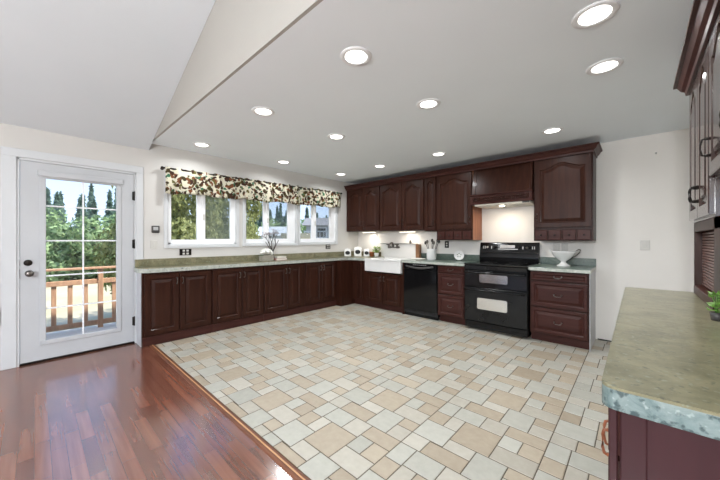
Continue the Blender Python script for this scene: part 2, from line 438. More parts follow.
def copy_tree(o, parent=None):
    c = o.copy(); COL.objects.link(c)
    if parent: c.parent = parent
    for k in list(o.children): copy_tree(k, c)
    return c

def lamp(name, kind, loc, energy, color=(1, 0.95, 0.88), size=0.15, parent=None, rot=(0, 0, 0), spread=None):
    d = bpy.data.lights.new(name, kind)
    d.energy = energy; d.color = color
    if kind == 'AREA':
        d.shape = 'DISK'; d.size = size
        if spread: d.spread = spread
    elif kind == 'POINT': d.shadow_soft_size = size
    o = bpy.data.objects.new(name, d); COL.objects.link(o)
    o.location = loc; o.rotation_euler = rot
    if parent: o.parent = parent
    return o

# ------------------------------------------------------------------ dimensions (metres)
XW, YB = -4.44, 4.776            # window wall, cooking wall
XR = 0.57                        # wall behind the right-hand run
ZC = 2.44
YT = 0.95                        # wood / tile line, edge of the flat ceiling
LX1, LY0 = 3.4, -4.2             # living room extents
VZ0, VS = 2.352, 0.375           # vault: height at window wall and slope
XRIDGE = (XW + LX1) / 2

# ------------------------------------------------------------------ structure
def cells(holes, a0, a1, z0, z1):
    A = sorted({a0, a1, *[h[0] for h in holes], *[h[1] for h in holes]})
    Z = sorted({z0, z1, *[h[2] for h in holes], *[h[3] for h in holes]})
    for i in range(len(A) - 1):
        for j in range(len(Z) - 1):
            ca, cz = (A[i] + A[i + 1]) / 2, (Z[j] + Z[j + 1]) / 2
            if any(h[0] < ca < h[1] and h[2] < cz < h[3] for h in holes): continue
            yield A[i], A[i + 1], Z[j], Z[j + 1]

DOOR = (-0.12, 0.84, 0.0, 2.045)
WINS = [(1.165, 2.07, 1.175, 2.06), (2.21, 3.145, 1.185, 2.06), (3.235, 4.115, 1.195, 2.06)]
bm = newbm()
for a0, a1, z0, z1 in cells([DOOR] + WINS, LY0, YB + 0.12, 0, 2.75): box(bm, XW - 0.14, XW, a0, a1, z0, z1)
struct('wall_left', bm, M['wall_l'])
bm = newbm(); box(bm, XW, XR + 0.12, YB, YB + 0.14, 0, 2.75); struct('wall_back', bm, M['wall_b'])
bm = newbm(); box(bm, XR, XR + 0.12, YT + 0.02, YB, 0, 2.75); struct('wall_right', bm, M['wall'])
bm = newbm()
for a0, a1, z0, z1 in cells([(-4.0, -0.8, 0.1, 2.2), (-0.2, 3.1, 0.1, 2.2)], XW - 0.14, LX1 + 0.14, 0, 4.2): box(bm, a0, a1, LY0 - 0.14, LY0, z0, z1)
struct('wall_rear', bm, M['wall'])
bm = newbm(); box(bm, LX1, LX1 + 0.14, LY0, YT, 0, 2.75); struct('wall_living', bm, M['wall'])
# gable wall over the kitchen edge: vertical face between flat ceiling and vault
def vz(x): return VZ0 + VS * ((x - XW) if x < XRIDGE else (LX1 - x))
xc = XW + (ZC - VZ0) / VS
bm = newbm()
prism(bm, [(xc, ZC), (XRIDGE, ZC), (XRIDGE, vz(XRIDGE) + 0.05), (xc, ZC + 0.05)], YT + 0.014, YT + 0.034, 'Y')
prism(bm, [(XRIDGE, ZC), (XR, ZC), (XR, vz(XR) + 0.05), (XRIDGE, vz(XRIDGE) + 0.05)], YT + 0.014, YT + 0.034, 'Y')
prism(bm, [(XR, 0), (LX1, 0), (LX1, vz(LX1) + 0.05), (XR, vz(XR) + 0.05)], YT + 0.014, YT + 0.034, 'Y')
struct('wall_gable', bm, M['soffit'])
# ceilings
bm = newbm(); box(bm, XW - 0.02, XR + 0.02, YT + 0.034, YB + 0.02, ZC, ZC + 0.1); struct('ceiling', bm, M['ceil'])
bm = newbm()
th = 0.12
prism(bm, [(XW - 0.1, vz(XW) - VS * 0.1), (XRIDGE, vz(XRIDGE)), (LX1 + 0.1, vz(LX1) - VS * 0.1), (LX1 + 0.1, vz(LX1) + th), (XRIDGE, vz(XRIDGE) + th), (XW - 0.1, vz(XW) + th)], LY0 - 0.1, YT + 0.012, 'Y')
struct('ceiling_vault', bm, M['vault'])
bm = newbm(); prism(bm, [(XW - 0.3, 2.62), (XRIDGE, 4.1), (LX1 + 0.3, 2.62), (LX1 + 0.3, 2.75), (XRIDGE, 4.25), (XW - 0.3, 2.75)], LY0 - 0.3, YB + 0.3, 'Y')
struct('roof', bm, M['roofing'])
# wood floor
bm = newbm(); box(bm, XW - 0.02, LX1 + 0.02, LY0 - 0.02, YT - 0.02, -0.06, 0.0); struct('floor', bm, M['woodfloor'])

# tile floor: one mesh, one quad per tile over a grout bed
PATTERN = [  # x0,x1,y0,y1,kind in pattern units, period 6.0 x 5.5
    (-5.7, -3.67, 18.3, 19.35, 't'), (-5.7, -4.7, 17.1, 18.3, 'g'), (-4.7, -3.67, 17.1, 18.3, 't'), (-5.7, -3.67, 15.85, 17.1, 'c'),
    (-6.3, -4.75, 13.85, 15.85, 'g'), (-4.75, -3.67, 15.0, 15.85, 't'), (-4.75, -3.67, 13.85, 15.0, 'c'),
    (-8.5, -6.3, 13.85, 14.95, 't'), (-7.8, -6.3, 14.95, 15.85, 'c'), (-7.8, -5.7, 15.85, 18.0, 't'),
    (-7.0, -5.7, 18.0, 19.35, 'c'), (-8.65, -7.0, 18.0, 19.35, 'g'), (-9.67, -8.65, 17.9, 19.35, 'g'), (-8.65, -7.8, 16.7, 18.0, 'c'),
    (-9.67, -8.65, 16.7, 17.9, 't'), (-9.67, -7.8, 15.0, 16.7, 'g'), (-9.67, -8.5, 13.85, 15.0, 'c')]
PXM, PYM = 0.67, 0.618
rt = random.Random(3)
bm = newbm()
lay = bm.faces.layers.float.new('shade')
TX0, TX1, TY0, TY1 = XW, XR, YT + 0.02, YB
f = box(bm, TX0, TX1, TY0, TY1, -0.06, -0.0025, mi=3)
g = 0.0058
KM = {'t': 0, 'g': 1, 'c': 2}
for i in range(-6, 4):
    for j in range(-2, 8):
        for (a0, a1, b0, b1, k) in PATTERN:
            x0 = -1.064 + (a0 + 9.67) / 6.0 * PXM + i * PXM; x1 = -1.064 + (a1 + 9.67) / 6.0 * PXM + i * PXM
            y0 = 1.7545 + (b0 - 15.85) / 5.5 * PYM + j * PYM; y1 = 1.7545 + (b1 - 15.85) / 5.5 * PYM + j * PYM
            x0, x1, y0, y1 = max(x0, TX0), min(x1, TX1), max(y0, TY0), min(y1, TY1)
            if x1 - x0 < 0.015 or y1 - y0 < 0.015: continue
            e = 0.003
            o4 = [bm.verts.new(p) for p in ((x0 + g - e, y0 + g - e, -0.0022), (x1 - g + e, y0 + g - e, -0.0022), (x1 - g + e, y1 - g + e, -0.0022), (x0 + g - e, y1 - g + e, -0.0022))]
            i4 = [bm.verts.new(p) for p in ((x0 + g, y0 + g, 0), (x1 - g, y0 + g, 0), (x1 - g, y1 - g, 0), (x0 + g, y1 - g, 0))]
            sh = min(max(0.5 + rt.gauss(0, 0.17), 0), 1)
            kk = KM[k] if rt.random() > 0.03 else rt.choice((0, 1, 2))
            fs = [bm.faces.new(i4)] + [bm.faces.new((o4[q], o4[(q + 1) % 4], i4[(q + 1) % 4], i4[q])) for q in range(4)]
            for ff in fs: ff.material_index = kk; ff[lay] = sh
me = bpy.data.meshes.new('floor_tile'); bm.to_mesh(me); bm.free()
for k in ('tile_tan', 'tile_grey', 'tile_cream', 'grout'): me.materials.append(M[k])
o = bpy.data.objects.new('floor_tile', me); COL.objects.link(o); o['kind'] = 'structure'

# transition strip
bm = newbm()
prism(bm, [(YT - 0.040, 0.0), (YT - 0.032, 0.006), (YT + 0.006, 0.008), (YT + 0.018, 0.0)], -4.185, XR, 'X', mi=0)
prism(bm, [(YT - 0.014, 0.006), (YT - 0.013, 0.0095), (YT - 0.006, 0.0095), (YT - 0.005, 0.006)], -4.185, XR, 'X', mi=1)
struct('trim_1', bm, [M['strip'], M['strip_line']])

# baseboards
bm = newbm(); box(bm, XW, XW + 0.014, LY0, -0.235, 0, 0.09, 0.003); struct('baseboard_left', bm, M['trim'])
bm = newbm(); box(bm, -0.36, XR, YB - 0.014, YB, 0, 0.012, 0.003); struct('baseboard_back', bm, M['dark'])

# ---- exterior door (structure) with casing
bm = newbm()
for (a, b) in ((-0.215, -0.115), (0.835, 0.905)):
    box(bm, XW, XW + 0.018, a, b, 0, 2.05, 0.004)
box(bm, XW, XW + 0.018, -0.215, 0.905, 2.05, 2.13, 0.004)
for (a, b) in ((-0.118, -0.098), (0.817, 0.838)): box(bm, XW - 0.13, XW + 0.006, a, b, 0, 2.045)
box(bm, XW - 0.13, XW + 0.006, -0.118, 0.838, 2.028, 2.048)
struct('trim_2', bm, M['trim'])
bm = newbm(); box(bm, XW - 0.12, XW + 0.01, -0.10, 0.82, 0.0, 0.018, 0.003); struct('trim_3', bm, M['bronze'])
GY0, GY1, GZ0, GZ1 = 0.082, 0.648, 0.215, 1.87
XD = XW - 0.004
bm = newbm()
for a0, a1, z0, z1 in cells([(GY0 - 0.012, GY1 + 0.012, GZ0 - 0.012, GZ1 + 0.012)], -0.095, 0.814, 0.022, 2.025): box(bm, XD - 0.044, XD, a0, a1, z0, z1)
door = struct('door_1', bm, M['door'])
bm = newbm()      # moulded frame of the glazed opening
fo, fi = 0.045, 0.0
for (a0, a1, z0, z1) in ((GY0 - fo, GY1 + fo, GZ0 - fo, GZ0), (GY0 - fo, GY1 + fo, GZ1, GZ1 + fo), (GY0 - fo, GY0, GZ0, GZ1), (GY1, GY1 + fo, GZ0, GZ1)):
    box(bm, XD - 0.03, XD + 0.012, a0, a1, z0, z1, 0.004)
obj('glazing_frame', bm, M['door'], door)
bm = newbm(); box(bm, XD, XD + 0.03, GY0 - 0.06, GY1 + 0.06, 1.885, 1.945, 0.006); obj('blind_head_box', bm, M['door'], door)
bm = newbm(); box(bm, XD - 0.026, XD - 0.020, GY0, GY1, GZ0, GZ1); obj('glass_pane', bm, M['glass'], door)
bm = newbm()
box(bm, XD - 0.018, XD - 0.006, 0.357, 0.371, GZ0, GZ1)
for z in (1.59, 1.232, 0.870, 0.535): box(bm, XD - 0.018, XD - 0.0065, GY0, GY1, z - 0.007, z + 0.007)
obj('grille_bars', bm, M['vinyl'], door)
bm = newbm(); lathe(bm, [(0.031, 0), (0.031, 0.006), (0.026, 0.014), (0.012, 0.016), (0.010, 0.022), (0.0, 0.022)], (XD, -0.042, 1.012), 20, 'X'); obj('deadbolt', bm, M['bronze'], door)
bm = newbm(); lathe(bm, [(0.032, 0), (0.032, 0.006), (0.022, 0.012), (0.012, 0.016), (0.012, 0.034), (0.024, 0.042), (0.030, 0.056), (0.026, 0.068), (0.014, 0.074), (0, 0.075)], (XD, -0.032, 0.905), 20, 'X'); obj('door_knob', bm, M['pewter'], door)
for z in (1.768, 1.192, 0.267):
    bm = newbm(); box(bm, XD, XD + 0.006, 0.797, 0.835, z - 0.05, z + 0.05, 0.001); tube(bm, [(XD + 0.008, 0.816, z - 0.055), (XD + 0.008, 0.816, z + 0.055)], 0.008)
    obj('hinge', bm, M['bronze'], door)
bm = newbm(); box(bm, XD - 0.01, XD + 0.004, -0.0985, -0.0945, 0.86, 0.95); box(bm, XD - 0.01, XD + 0.004, -0.0985, -0.0945, 0.985, 1.04); obj('latch_plate', bm, M['bronze'], door)

# ---- windows
SPL = [(1.212, 1.528, 1.636, 1.990), (2.235, 2.535, 2.632, 2.995), (3.250, 3.522, 3.625, 3.965)]
for n, ((a0, a1, z0, z1), (g0, g1, g2, g3)) in enumerate(zip(WINS, SPL)):
    XG = XW - 0.045
    zb = z0 + 0.07
    bm = newbm()
    for (p0, p1, q0, q1) in ((a0, g0, z0, z1), (a0, a1, z0, z0 + 0.035), (a0, a1, z1 - 0.05, z1), (a1 - 0.03, a1, z0, z1)):
        box(bm, XG - 0.03, XG + 0.03, p0, p1, q0, q1, 0.003)
    win = struct('window_%d' % (n + 1), bm, M['vinyl'])
    bm = newbm()
    box(bm, XG - 0.02, XG + 0.012, g0, g1, z0 + 0.035, zb, 0.003); box(bm, XG - 0.02, XG + 0.012, g1, g2 - 0.035, z0 + 0.035, z1 - 0.05, 0.003)
    obj('fixed_sash', bm, M['vinyl'], win)
    bm = newbm()
    box(bm, XG - 0.012, XG + 0.024, g2 - 0.045, g2, z0 + 0.03, z1 - 0.05, 0.003); box(bm, XG - 0.012, XG + 0.024, g3, a1 - 0.025, z0 + 0.03, z1 - 0.05, 0.003)
    box(bm, XG - 0.012, XG + 0.024, g2, g3, z0 + 0.03, zb + 0.01, 0.003)
    obj('sliding_sash', bm, M['vinyl'], win)
    bm = newbm(); box(bm, XG + 0.024, XG + 0.034, g2 - 0.034, g2 - 0.012, 1.52, 1.60, 0.002); obj('sash_latch', bm, M['plate'], win)
    bm = newbm(); box(bm, XG - 0.008, XG - 0.003, g0, g1, zb, z1 - 0.05); obj('glass_pane', bm, M['glass'], win)
    bm = newbm(); box(bm, XG - 0.003, XG + 0.002, g2, g3, zb, z1 - 0.05); obj('glass_pane', bm, M['glass'], win)
    bm = newbm(); box(bm, XG - 0.027, XG - 0.0255, g2 - 0.03, g3 + 0.02, z0 + 0.04, z1 - 0.05); obj('insect_screen', bm, M['screen'], win)
    bm = newbm()
    t = 0.042
    for (p0, p1, q0, q1) in ((a0 - t, a0, z0 - t, z1 + t), (a1, a1 + t, z0 - t, z1 + t), (a0, a1, z0 - t, z0), (a0, a1, z1, z1 + t)):
        box(bm, XW, XW + 0.014, p0, p1, q0, q1, 0.003)
    for (p0, p1, q0, q1) in ((a0, a0 + 0.008, z0, z1), (a1 - 0.008, a1, z0, z1), (a0, a1, z0, z0 + 0.008)): box(bm, XG + 0.03, XW + 0.004, p0, p1, q0, q1)
    obj('window_casing', bm, M['trim'], win)

# ------------------------------------------------------------------ cabinet parts (local: x right, y into the wall, front at y=0)
def shaped(bm, w, h, t, fr, arch, x0, z0, ratio=0.5, mi=0):
    """cabinet front with a routed frame and raised field; front face at y=-t"""
    K = 14
    def loop(ins, y, flat=False):
        a, b = x0 + ins, x0 + w - ins
        zb, zt = z0 + ins, z0 + h - ins
        pts = [(a, zb), (b, zb)]
        if arch <= 0 or flat:
            for k in range(K + 1): pts.append((b + (a - b) * k / K, zt))
        else:
            zs = zt - arch
            for k in range(K + 1):
                s = k / K
                # cathedral arch: flat shoulders then a hump
                u = abs(2 * s - 1)
                hump = 0.0 if u > 0.84 else 0.5 + 0.5 * math.cos(u / 0.84 * PI)
                pts.append((b + (a - b) * s, zs + arch * hump))
        return [bm.verts.new((p[0], y, p[1])) for p in pts]
    fr = min(fr, w * 0.28, h * 0.28)
    Ls = [loop(0, 0, True), loop(0, -t + 0.004, True), loop(0.004, -t, True), loop(fr, -t), loop(fr + min(0.010, w * 0.04), -t + 0.012), loop(fr + min(0.016, w * 0.06), -t + 0.013), loop(fr + min(0.046, w * 0.15, h * 0.15), -t + 0.001), loop(fr + min(0.049, w * 0.16, h * 0.16), -t)]
    n = len(Ls[0])
    for A, B in zip(Ls[:-1], Ls[1:]):
        for k in range(n):
            f_ = bm.faces.new((A[k], A[(k + 1) % n], B[(k + 1) % n], B[k])); f_.material_index = mi
    f_ = bm.faces.new(Ls[-1]); f_.material_index = mi
    f_ = bm.faces.new(Ls[0][::-1]); f_.material_index = mi

def bail_pull(bm, x, z, y, span=0.07, vertical=False, drop=0.018, r=0.0042):
    def P(a, o, d): return (x + d, y - o, z + a) if vertical else (x + a, y - o, z + d)
    s = span / 2
    for q in (-s, s):
        tube(bm, [P(q, 0, 0), P(q, 0.018, 0)], [0.008, 0.005], 8)
    sg = 1 if vertical else -1
    tube(bm, [P(-s, 0.018, 0), P(-s * 0.95, 0.024, sg * drop * 0.6 * (0 if vertical else 1)), P(-s * 0.5, 0.028, sg * drop * (0 if vertical else 1)), P(s * 0.5, 0.028, sg * drop * (0 if vertical else 1)), P(s * 0.95, 0.024, sg * drop * 0.6 * (0 if vertical else 1)), P(s, 0.018, 0)], r, 8)

def knob(bm, x, z, y, r=0.011):
    lathe(bm, [(r * 0.6, 0), (r * 0.45, -0.008), (r, -0.013), (r * 0.9, -0.018), (0, -0.020)], (x, y, z), 12, 'Y')

def cabinet(name, label, cat, loc, rz, w, depth, z0, z1, fronts, group=None, plinth=None, side_l=None, side_r=None, body_m=None, pullm=None, body_z0=None, doorm=None):
    t = thing(name, label, cat, loc, rz, group)
    bm = newbm()
    zb = z0 if body_z0 is None else body_z0
    box(bm, 0, w, 0, depth, zb, z1, 0.0015)
    obj('body', bm, body_m or M['cherry'], t)
    if plinth:
        bm = newbm(); box(bm, 0, w, plinth[1], depth, 0, plinth[0], 0.001); obj('plinth', bm, M['cherry_h'], t)
    for f_ in fronts:
        bm = newbm()
        kind = f_['k']
        if kind == 'box':      # small plain drawer
            box(bm, f_['x0'], f_['x1'], -0.018, 0, f_['z0'], f_['z1'], 0.006)
        else:
            shaped(bm, f_['x1'] - f_['x0'], f_['z1'] - f_['z0'], 0.021, f_.get('fr', 0.055 if kind == 'door' else 0.030), f_.get('arch', 0), f_['x0'], f_['z0'])
        fo_ = obj('door' if kind == 'door' else 'drawer', bm, (doorm or M['cherry']) if kind == 'door' else M['cherry_h'], t)
        if 'h' in f_:
            bm = newbm(); hx, hz = f_['h']
            if kind == 'door':
                bail_pull(bm, hx, hz, -0.021, 0.075, True); nm = 'handle'
            elif kind == 'box': knob(bm, hx, hz, -0.016); nm = 'knob'
            else:
                bail_pull(bm, hx, hz, -0.021, 0.075); nm = 'handle'
            obj(nm, bm, pullm or M['pewter'], fo_)
    return t

# ---- base cabinets under the windows (front faces +X)
XF = -4.188
WB = [(0.84, 1.613, (0.865, 1.222, 1.230, 1.600), 'base cabinet under the windows nearest the glazed door, pale side panel'),
      (1.613, 2.375, (1.622, 2.022, 2.032, 2.362), 'base cabinet under the windows, second from the glazed door'),
      (2.375, 3.155, (2.386, 2.790, 2.796, 3.085), 'base cabinet under the windows, third from the door, below the white flowers'),
      (3.155, 3.885, (3.165, 3.520, 3.528, 3.850), 'base cabinet under the windows, fourth from the door, beside the corner')]
ZB1 = 0.852
for i, (a, b, d, lab) in enumerate(WB):
    L_ = b - a
    fr = [dict(k='door', x0=d[0] - a, x1=d[1] - a, z0=0.125, z1=0.835, h=(d[1] - a - 0.028, 0.74)),
          dict(k='door', x0=d[2] - a, x1=d[3] - a, z0=0.125, z1=0.835, h=(d[2] - a + 0.028, 0.74))]
    c = cabinet('base_cabinet', 'two-door cherry ' + lab, 'cabinet', (XF, a, 0), PI / 2, L_, XF - XW - 0.002, 0.0, ZB1, fr, group='base cabinets under the windows', pullm=M['pewter'])
    bm = newbm(); box(bm, 0.0, L_, -0.012, 0.0, 0.0, 0.105, 0.004); obj('plinth', bm, M['cherry_h'], c)
    if i == 0:
        bm = newbm(); box(bm, -0.006, 0.0, 0.02, XF - XW - 0.02, 0.0, ZB1); sp = obj('side_panel', bm, M['paint_side'], c); sp['label'] = 'pale grey painted side panel'

# ---- corner base cabinet: end panel towards the room and a narrow door beside the sink
YF = 4.185
t = thing('corner_cabinet', 'cherry corner base cabinet with a narrow door, left of the white sink', 'cabinet', (XW, 3.89, 0))
ox, oy = XW, 3.89
bm = newbm(); box(bm, 0.002, -4.055 - ox, 0, YB - oy - 0.002, 0, ZB1); box(bm, -4.055 - ox, -3.70 - ox, YF + 0.02 - oy, YB - oy - 0.002, 0.1, ZB1); obj('body', bm, M['cherry'], t)
bm = newbm(); box(bm, -4.055 - ox, -3.70 - ox, YF + 0.075 - oy, YF + 0.10 - oy, 0, 0.1); obj('plinth', bm, M['cherry_h'], t)
bm = newbm(); shaped(bm, 0.115, 0.71, 0.02, 0.028, 0, -3.905 - ox, 0.125)
bmesh.ops.translate(bm, verts=bm.verts, vec=(0, YF + 0.02 - oy, 0))
d_ = obj('door', bm, M['cherry'], t)
bm = newbm(); box(bm, -3.99 - ox, -3.93 - ox, YF + 0.005 - oy, YF + 0.02 - oy, 0.11, 0.845, 0.003); obj('filler_strip', bm, M['cherry'], t)

# ---- sink cabinet, drawer bases
def drawer_base(label, x0, x1, side=False):
    w = x1 - x0
    e = 0.016
    fr = [dict(k='drawer', x0=e, x1=w - e, z0=0.755, z1=0.850, fr=0.022, h=(w / 2, 0.806)),
          dict(k='drawer', x0=e, x1=w - e, z0=0.437, z1=0.735, fr=0.032, h=(w / 2, 0.592)),
          dict(k='drawer', x0=e, x1=w - e, z0=0.115, z1=0.418, fr=0.032, h=(w / 2, 0.27))]
    c = cabinet('drawer_cabinet', label, 'cabinet', (x0, YF, 0), 0, w, YB - YF - 0.004, 0.1, 0.866, fr, plinth=(0.1, 0.06))
    if side:
        bm = newbm(); box(bm, w, w + 0.006, 0.0, YB - YF - 0.004, 0.0, 0.866); sp = obj('side_panel', bm, M['paint_side'], c); sp['label'] = 'pale grey painted side panel'
    return c
sx0, sx1 = -3.690, -2.885
cabinet('sink_cabinet', 'low two-door cherry cabinet under the white apron sink', 'cabinet', (sx0, YF, 0), 0, sx1 - sx0, YB - YF - 0.004, 0.1, 0.655,
        [dict(k='door', x0=0.035, x1=0.395, z0=0.12, z1=0.645, h=(0.365, 0.555)), dict(k='door', x0=0.405, x1=0.77, z0=0.12, z1=0.645, h=(0.435, 0.555))], plinth=(0.1, 0.06))
bm = newbm(); box(bm, -2.885, -2.853, YF, YB - 0.004, 0, 0.866, 0.001)
tag(obj('filler_panel', bm, M['cherry']), 'narrow cherry filler panel between the sink and the black dishwasher', 'panel')
drawer_base('narrow three-drawer cherry base between the dishwasher and the range', -2.232, -1.800)
drawer_base('wide three-drawer cherry base right of the range, under the white footed bowl', -0.975, -0.385, True)

# ---- dishwasher
dx0, dx1 = -2.850, -2.236
t = thing('dishwasher', 'black built-in dishwasher right of the white sink', 'dishwasher', (dx0, YF - 0.02, 0))
w = dx1 - dx0
bm = newbm(); box(bm, 0.004, w - 0.004, 0.03, 0.58, 0.05, 0.862); obj('body', bm, M['dark'], t)
bm = newbm(); box(bm, 0.005, w - 0.005, 0, 0.03, 0.11, 0.765, 0.006); obj('door_panel', bm, M['black'], t)
bm = newbm(); box(bm, 0.005, w - 0.005, -0.004, 0.03, 0.772, 0.860, 0.006); cp = obj('control_panel', bm, M['black'], t)
bm = newbm()
pts = []
for k in range(11):
    s = k / 10; pts.append((0.06 + (w - 0.12) * s, -0.010 - 0.020 * math.sin(PI * s), 0.822 - 0.030 * math.sin(PI * s)))
tube(bm, pts, 0.015, 8); obj('handle', bm, M['darkplast'], cp)
bm = newbm()
for k in range(7): box(bm, 0.19 + k * 0.036, 0.212 + k * 0.036, -0.0055, -0.003, 0.838, 0.846)
obj('button_row', bm, M['greymark'], cp)
bm = newbm(); box(bm, 0.01, w - 0.01, 0.05, 0.07, 0.0, 0.105); obj('toe_panel', bm, M['black'], t)

# ---- range
rx0, rx1 = -1.792, -0.986
YR = 4.125
t = thing('range', 'black freestanding double-oven range below the cherry hood', 'range', (rx0, YR, 0))
w = rx1 - rx0
dy = YB - 0.01 - YR
bm = newbm(); box(bm, 0.003, w - 0.003, 0.03, dy, 0.03, 0.895, 0.003); obj('body', bm, M['black'], t)
bm = newbm(); box(bm, 0.0, w, -0.012, dy - 0.06, 0.896, 0.918, 0.006); ct = obj('cooktop', bm, M['blackglass'], t)
for (cx_, cy_, r) in ((0.22, 0.16, 0.11), (0.59, 0.16, 0.085), (0.22, 0.42, 0.085), (0.59, 0.42, 0.11)):
    bm = newbm(); lathe(bm, [(r, 0.9178), (r, 0.9184), (r - 0.003, 0.9184), (r - 0.003, 0.9178), (r, 0.9178)], (cx_, cy_, 0), 28, caps=False)
    obj('burner_ring', bm, M['darkplast'], ct)
bm = newbm(); box(bm, 0.004, w - 0.004, -0.006, 0.03, 0.832, 0.892, 0.005); obj('vent_strip', bm, M['black'], t)
def oven(z0, z1, gx0, gx1, gz0, gz1, hz, gm, nm):
    bm = newbm(); box(bm, 0.006, w - 0.006, -0.004, 0.03, z0, z1, 0.006); d = obj('oven_door', bm, M['blackdoor'] if nm == 'low' else M['black'], t)
    bm = newbm()
    r = 0.02; pts = []
    for (cx_, cz_, a0) in ((gx1 - r, gz1 - r, 0), (gx0 + r, gz1 - r, 90), (gx0 + r, gz0 + r, 180), (gx1 - r, gz0 + r, 270)):
        for k in range(5):
            a = math.radians(a0 + 22.5 * k); pts.append((cx_ + r * math.cos(a), cz_ + r * math.sin(a)))
    prism(bm, pts, -0.0065, -0.003, 'Y'); obj('oven_window', bm, gm, d)
    bm = newbm()
    for x in (0.045, w - 0.045): tube(bm, [(x, -0.003, hz), (x, -0.045, hz)], 0.010, 8)
    pts = [(0.02 + (w - 0.04) * k / 8, -0.047 - 0.008 * math.sin(PI * k / 8), hz) for k in range(9)]
    tube(bm, pts, 0.013, 10); obj('handle', bm, M['black'], d)
    return d
oven(0.600, 0.826, 0.215, 0.575, 0.665, 0.775, 0.800, M['ovenglass2'], 'up')
oven(0.125, 0.590, 0.185, 0.570, 0.300, 0.452, 0.560, M['ovenglass'], 'low')
bm = newbm(); box(bm, 0.008, w - 0.008, 0.012, 0.03, 0.03, 0.118, 0.004); obj('toe_panel', bm, M['black'], t)
bm = newbm()
prism(bm, [(dy - 0.075, 0.918), (dy - 0.085, 0.985), (dy - 0.045, 1.188), (dy - 0.030, 1.204), (dy, 1.204), (dy, 0.918)], 0.0, w, 'X', 0.004)
bg = obj('control_backguard', bm, M['black'], t)
bm = newbm()
def onbg(x0_, x1_, z0_, z1_, th_=0.003):
    def yy(z): return dy - 0.085 + (z - 0.985) / (1.188 - 0.985) * 0.04
    prism(bm, [(yy(z0_) - th_, z0_), (yy(z1_) - th_, z1_), (yy(z1_) + 0.004, z1_), (yy(z0_) + 0.004, z0_)], x0_, x1_, 'X')
onbg(0.30, 0.50, 1.125, 1.165); obj('display', bm, M['greymark'], bg)
bm = newbm(); onbg(0.27, 0.54, 1.100, 1.112); obj('button_strip', bm, M['greymark'], bg)
for xx in (0.05, 0.075, 0.17, 0.60, 0.72, 0.745): bm = newbm(); onbg(xx, xx + 0.012, 1.11, 1.15); obj('dial_mark', bm, M['greymark'], bg)
for xx in (0.115, 0.215, 0.245, 0.565, 0.655, 0.69):
    bm = newbm(); zz = 1.132; yy = dy - 0.085 + (zz - 0.985) / 0.203 * 0.04
    lathe(bm, [(0.017, 0), (0.016, -0.012), (0.006, -0.013), (0.006, -0.020), (0, -0.02)], (xx, yy, zz), 14, 'Y'); obj('control_knob', bm, M['steel'] if xx in (0.115, 0.655) else M['blackdoor'], bg)
bm = newbm(); box(bm, 0.01, w - 0.01, dy - 0.088, dy - 0.06, 1.045, 1.058, 0.002); obj('backguard_ledge', bm, M['blackdoor'], bg)

# ------------------------------------------------------------------ worktops
ZT = 0.912
def bev_prism(pts, z0, z1, m_edge, m_top, name, label, parent=None, r=0.008):
    bm = newbm()
    fs = prism(bm, pts, z0, z1, 'Z')
    for f_ in fs:
        f_.material_index = 0 if f_ is fs[1] else 1
    top_e = [e for e in fs[1].edges]
    bmesh.ops.bevel(bm, geom=top_e, offset=r, segments=2, affect='EDGES', profile=0.5)
    return obj(name, bm, [m_top, m_edge], parent)
t = thing('worktop', 'long green stone-look worktop running under the three windows', 'worktop', (XW, 0.80, 0))
def loc_(pts): return [(p[0] - XW, p[1] - 0.80) for p in pts]
bev_prism(loc_([(XW + 0.001, 0.815), (XW + 0.20, 0.815), (-4.145, 0.90), (-4.145, 4.150), (-3.690, 4.150), (-3.690, YB - 0.001), (XW + 0.001, YB - 0.001)]), 0.856, ZT, M['counter_edge_lit'], M['counter'], 'slab', None, t)
bm = newbm(); box(bm, 0.001, 0.020, 0.02, YB - 0.80, ZT, 1.005, 0.003); box(bm, 0.02, -3.80 - XW, YB - 0.80 - 0.02, YB - 0.80 - 0.001, ZT, 1.0, 0.003)
bs = obj('backsplash', bm, M['counter']); bs.location = (XW, 0.80, 0); tag(bs, 'long low green backsplash strip along the wall under the windows', 'backsplash')
def worktop(label, x0, x1, blabel):
    t = thing('worktop', label, 'worktop', (x0, 4.145, 0))
    bev_prism([(0, 0), (x1 - x0, 0), (x1 - x0, YB - 4.146), (0, YB - 4.146)], 0.868, ZT, M['counter_edge_lit'], M['counter_green'], 'slab', None, t)
    bm = newbm(); box(bm, 0, x1 - x0, YB - 4.145 - 0.02, YB - 4.146, ZT, 1.006, 0.003)
    bs = obj('backsplash', bm, M['counter_green']); bs.location = (x0, 4.145, 0); tag(bs, blabel, 'backsplash')
worktop('green stone-look worktop over the dishwasher and narrow drawers, holding the utensil crock', -2.885, -1.797, 'low green backsplash strip behind the utensil crock and round dish')
worktop('short green stone-look worktop right of the range, under the white footed bowl', -0.982, -0.372, 'short low green backsplash strip behind the white footed bowl')
# right-hand counter close to the camera
t = thing('worktop', 'broad mottled green worktop in the right foreground with blue-green speckled edge, tinted as window-lit', 'worktop', (-0.06, 0.868, 0))
pts = [(0.035, 0.0)] ; W2 = XR + 0.06 - 0.001; L2 = 2.800 - 0.868
pts = [(0.0 + 0.03 - 0.03 * math.cos(a), 0.03 - 0.03 * math.sin(a)) for a in [PI / 2 * k / 5 for k in range(6)]] 
pts = pts + [(W2, 0.0), (W2, L2), (0.02, L2), (0.0, L2 - 0.02)]
bev_prism(pts, 0.862, ZT, M['counter_edge'], M['counter'], 'slab', None, t, 0.006)

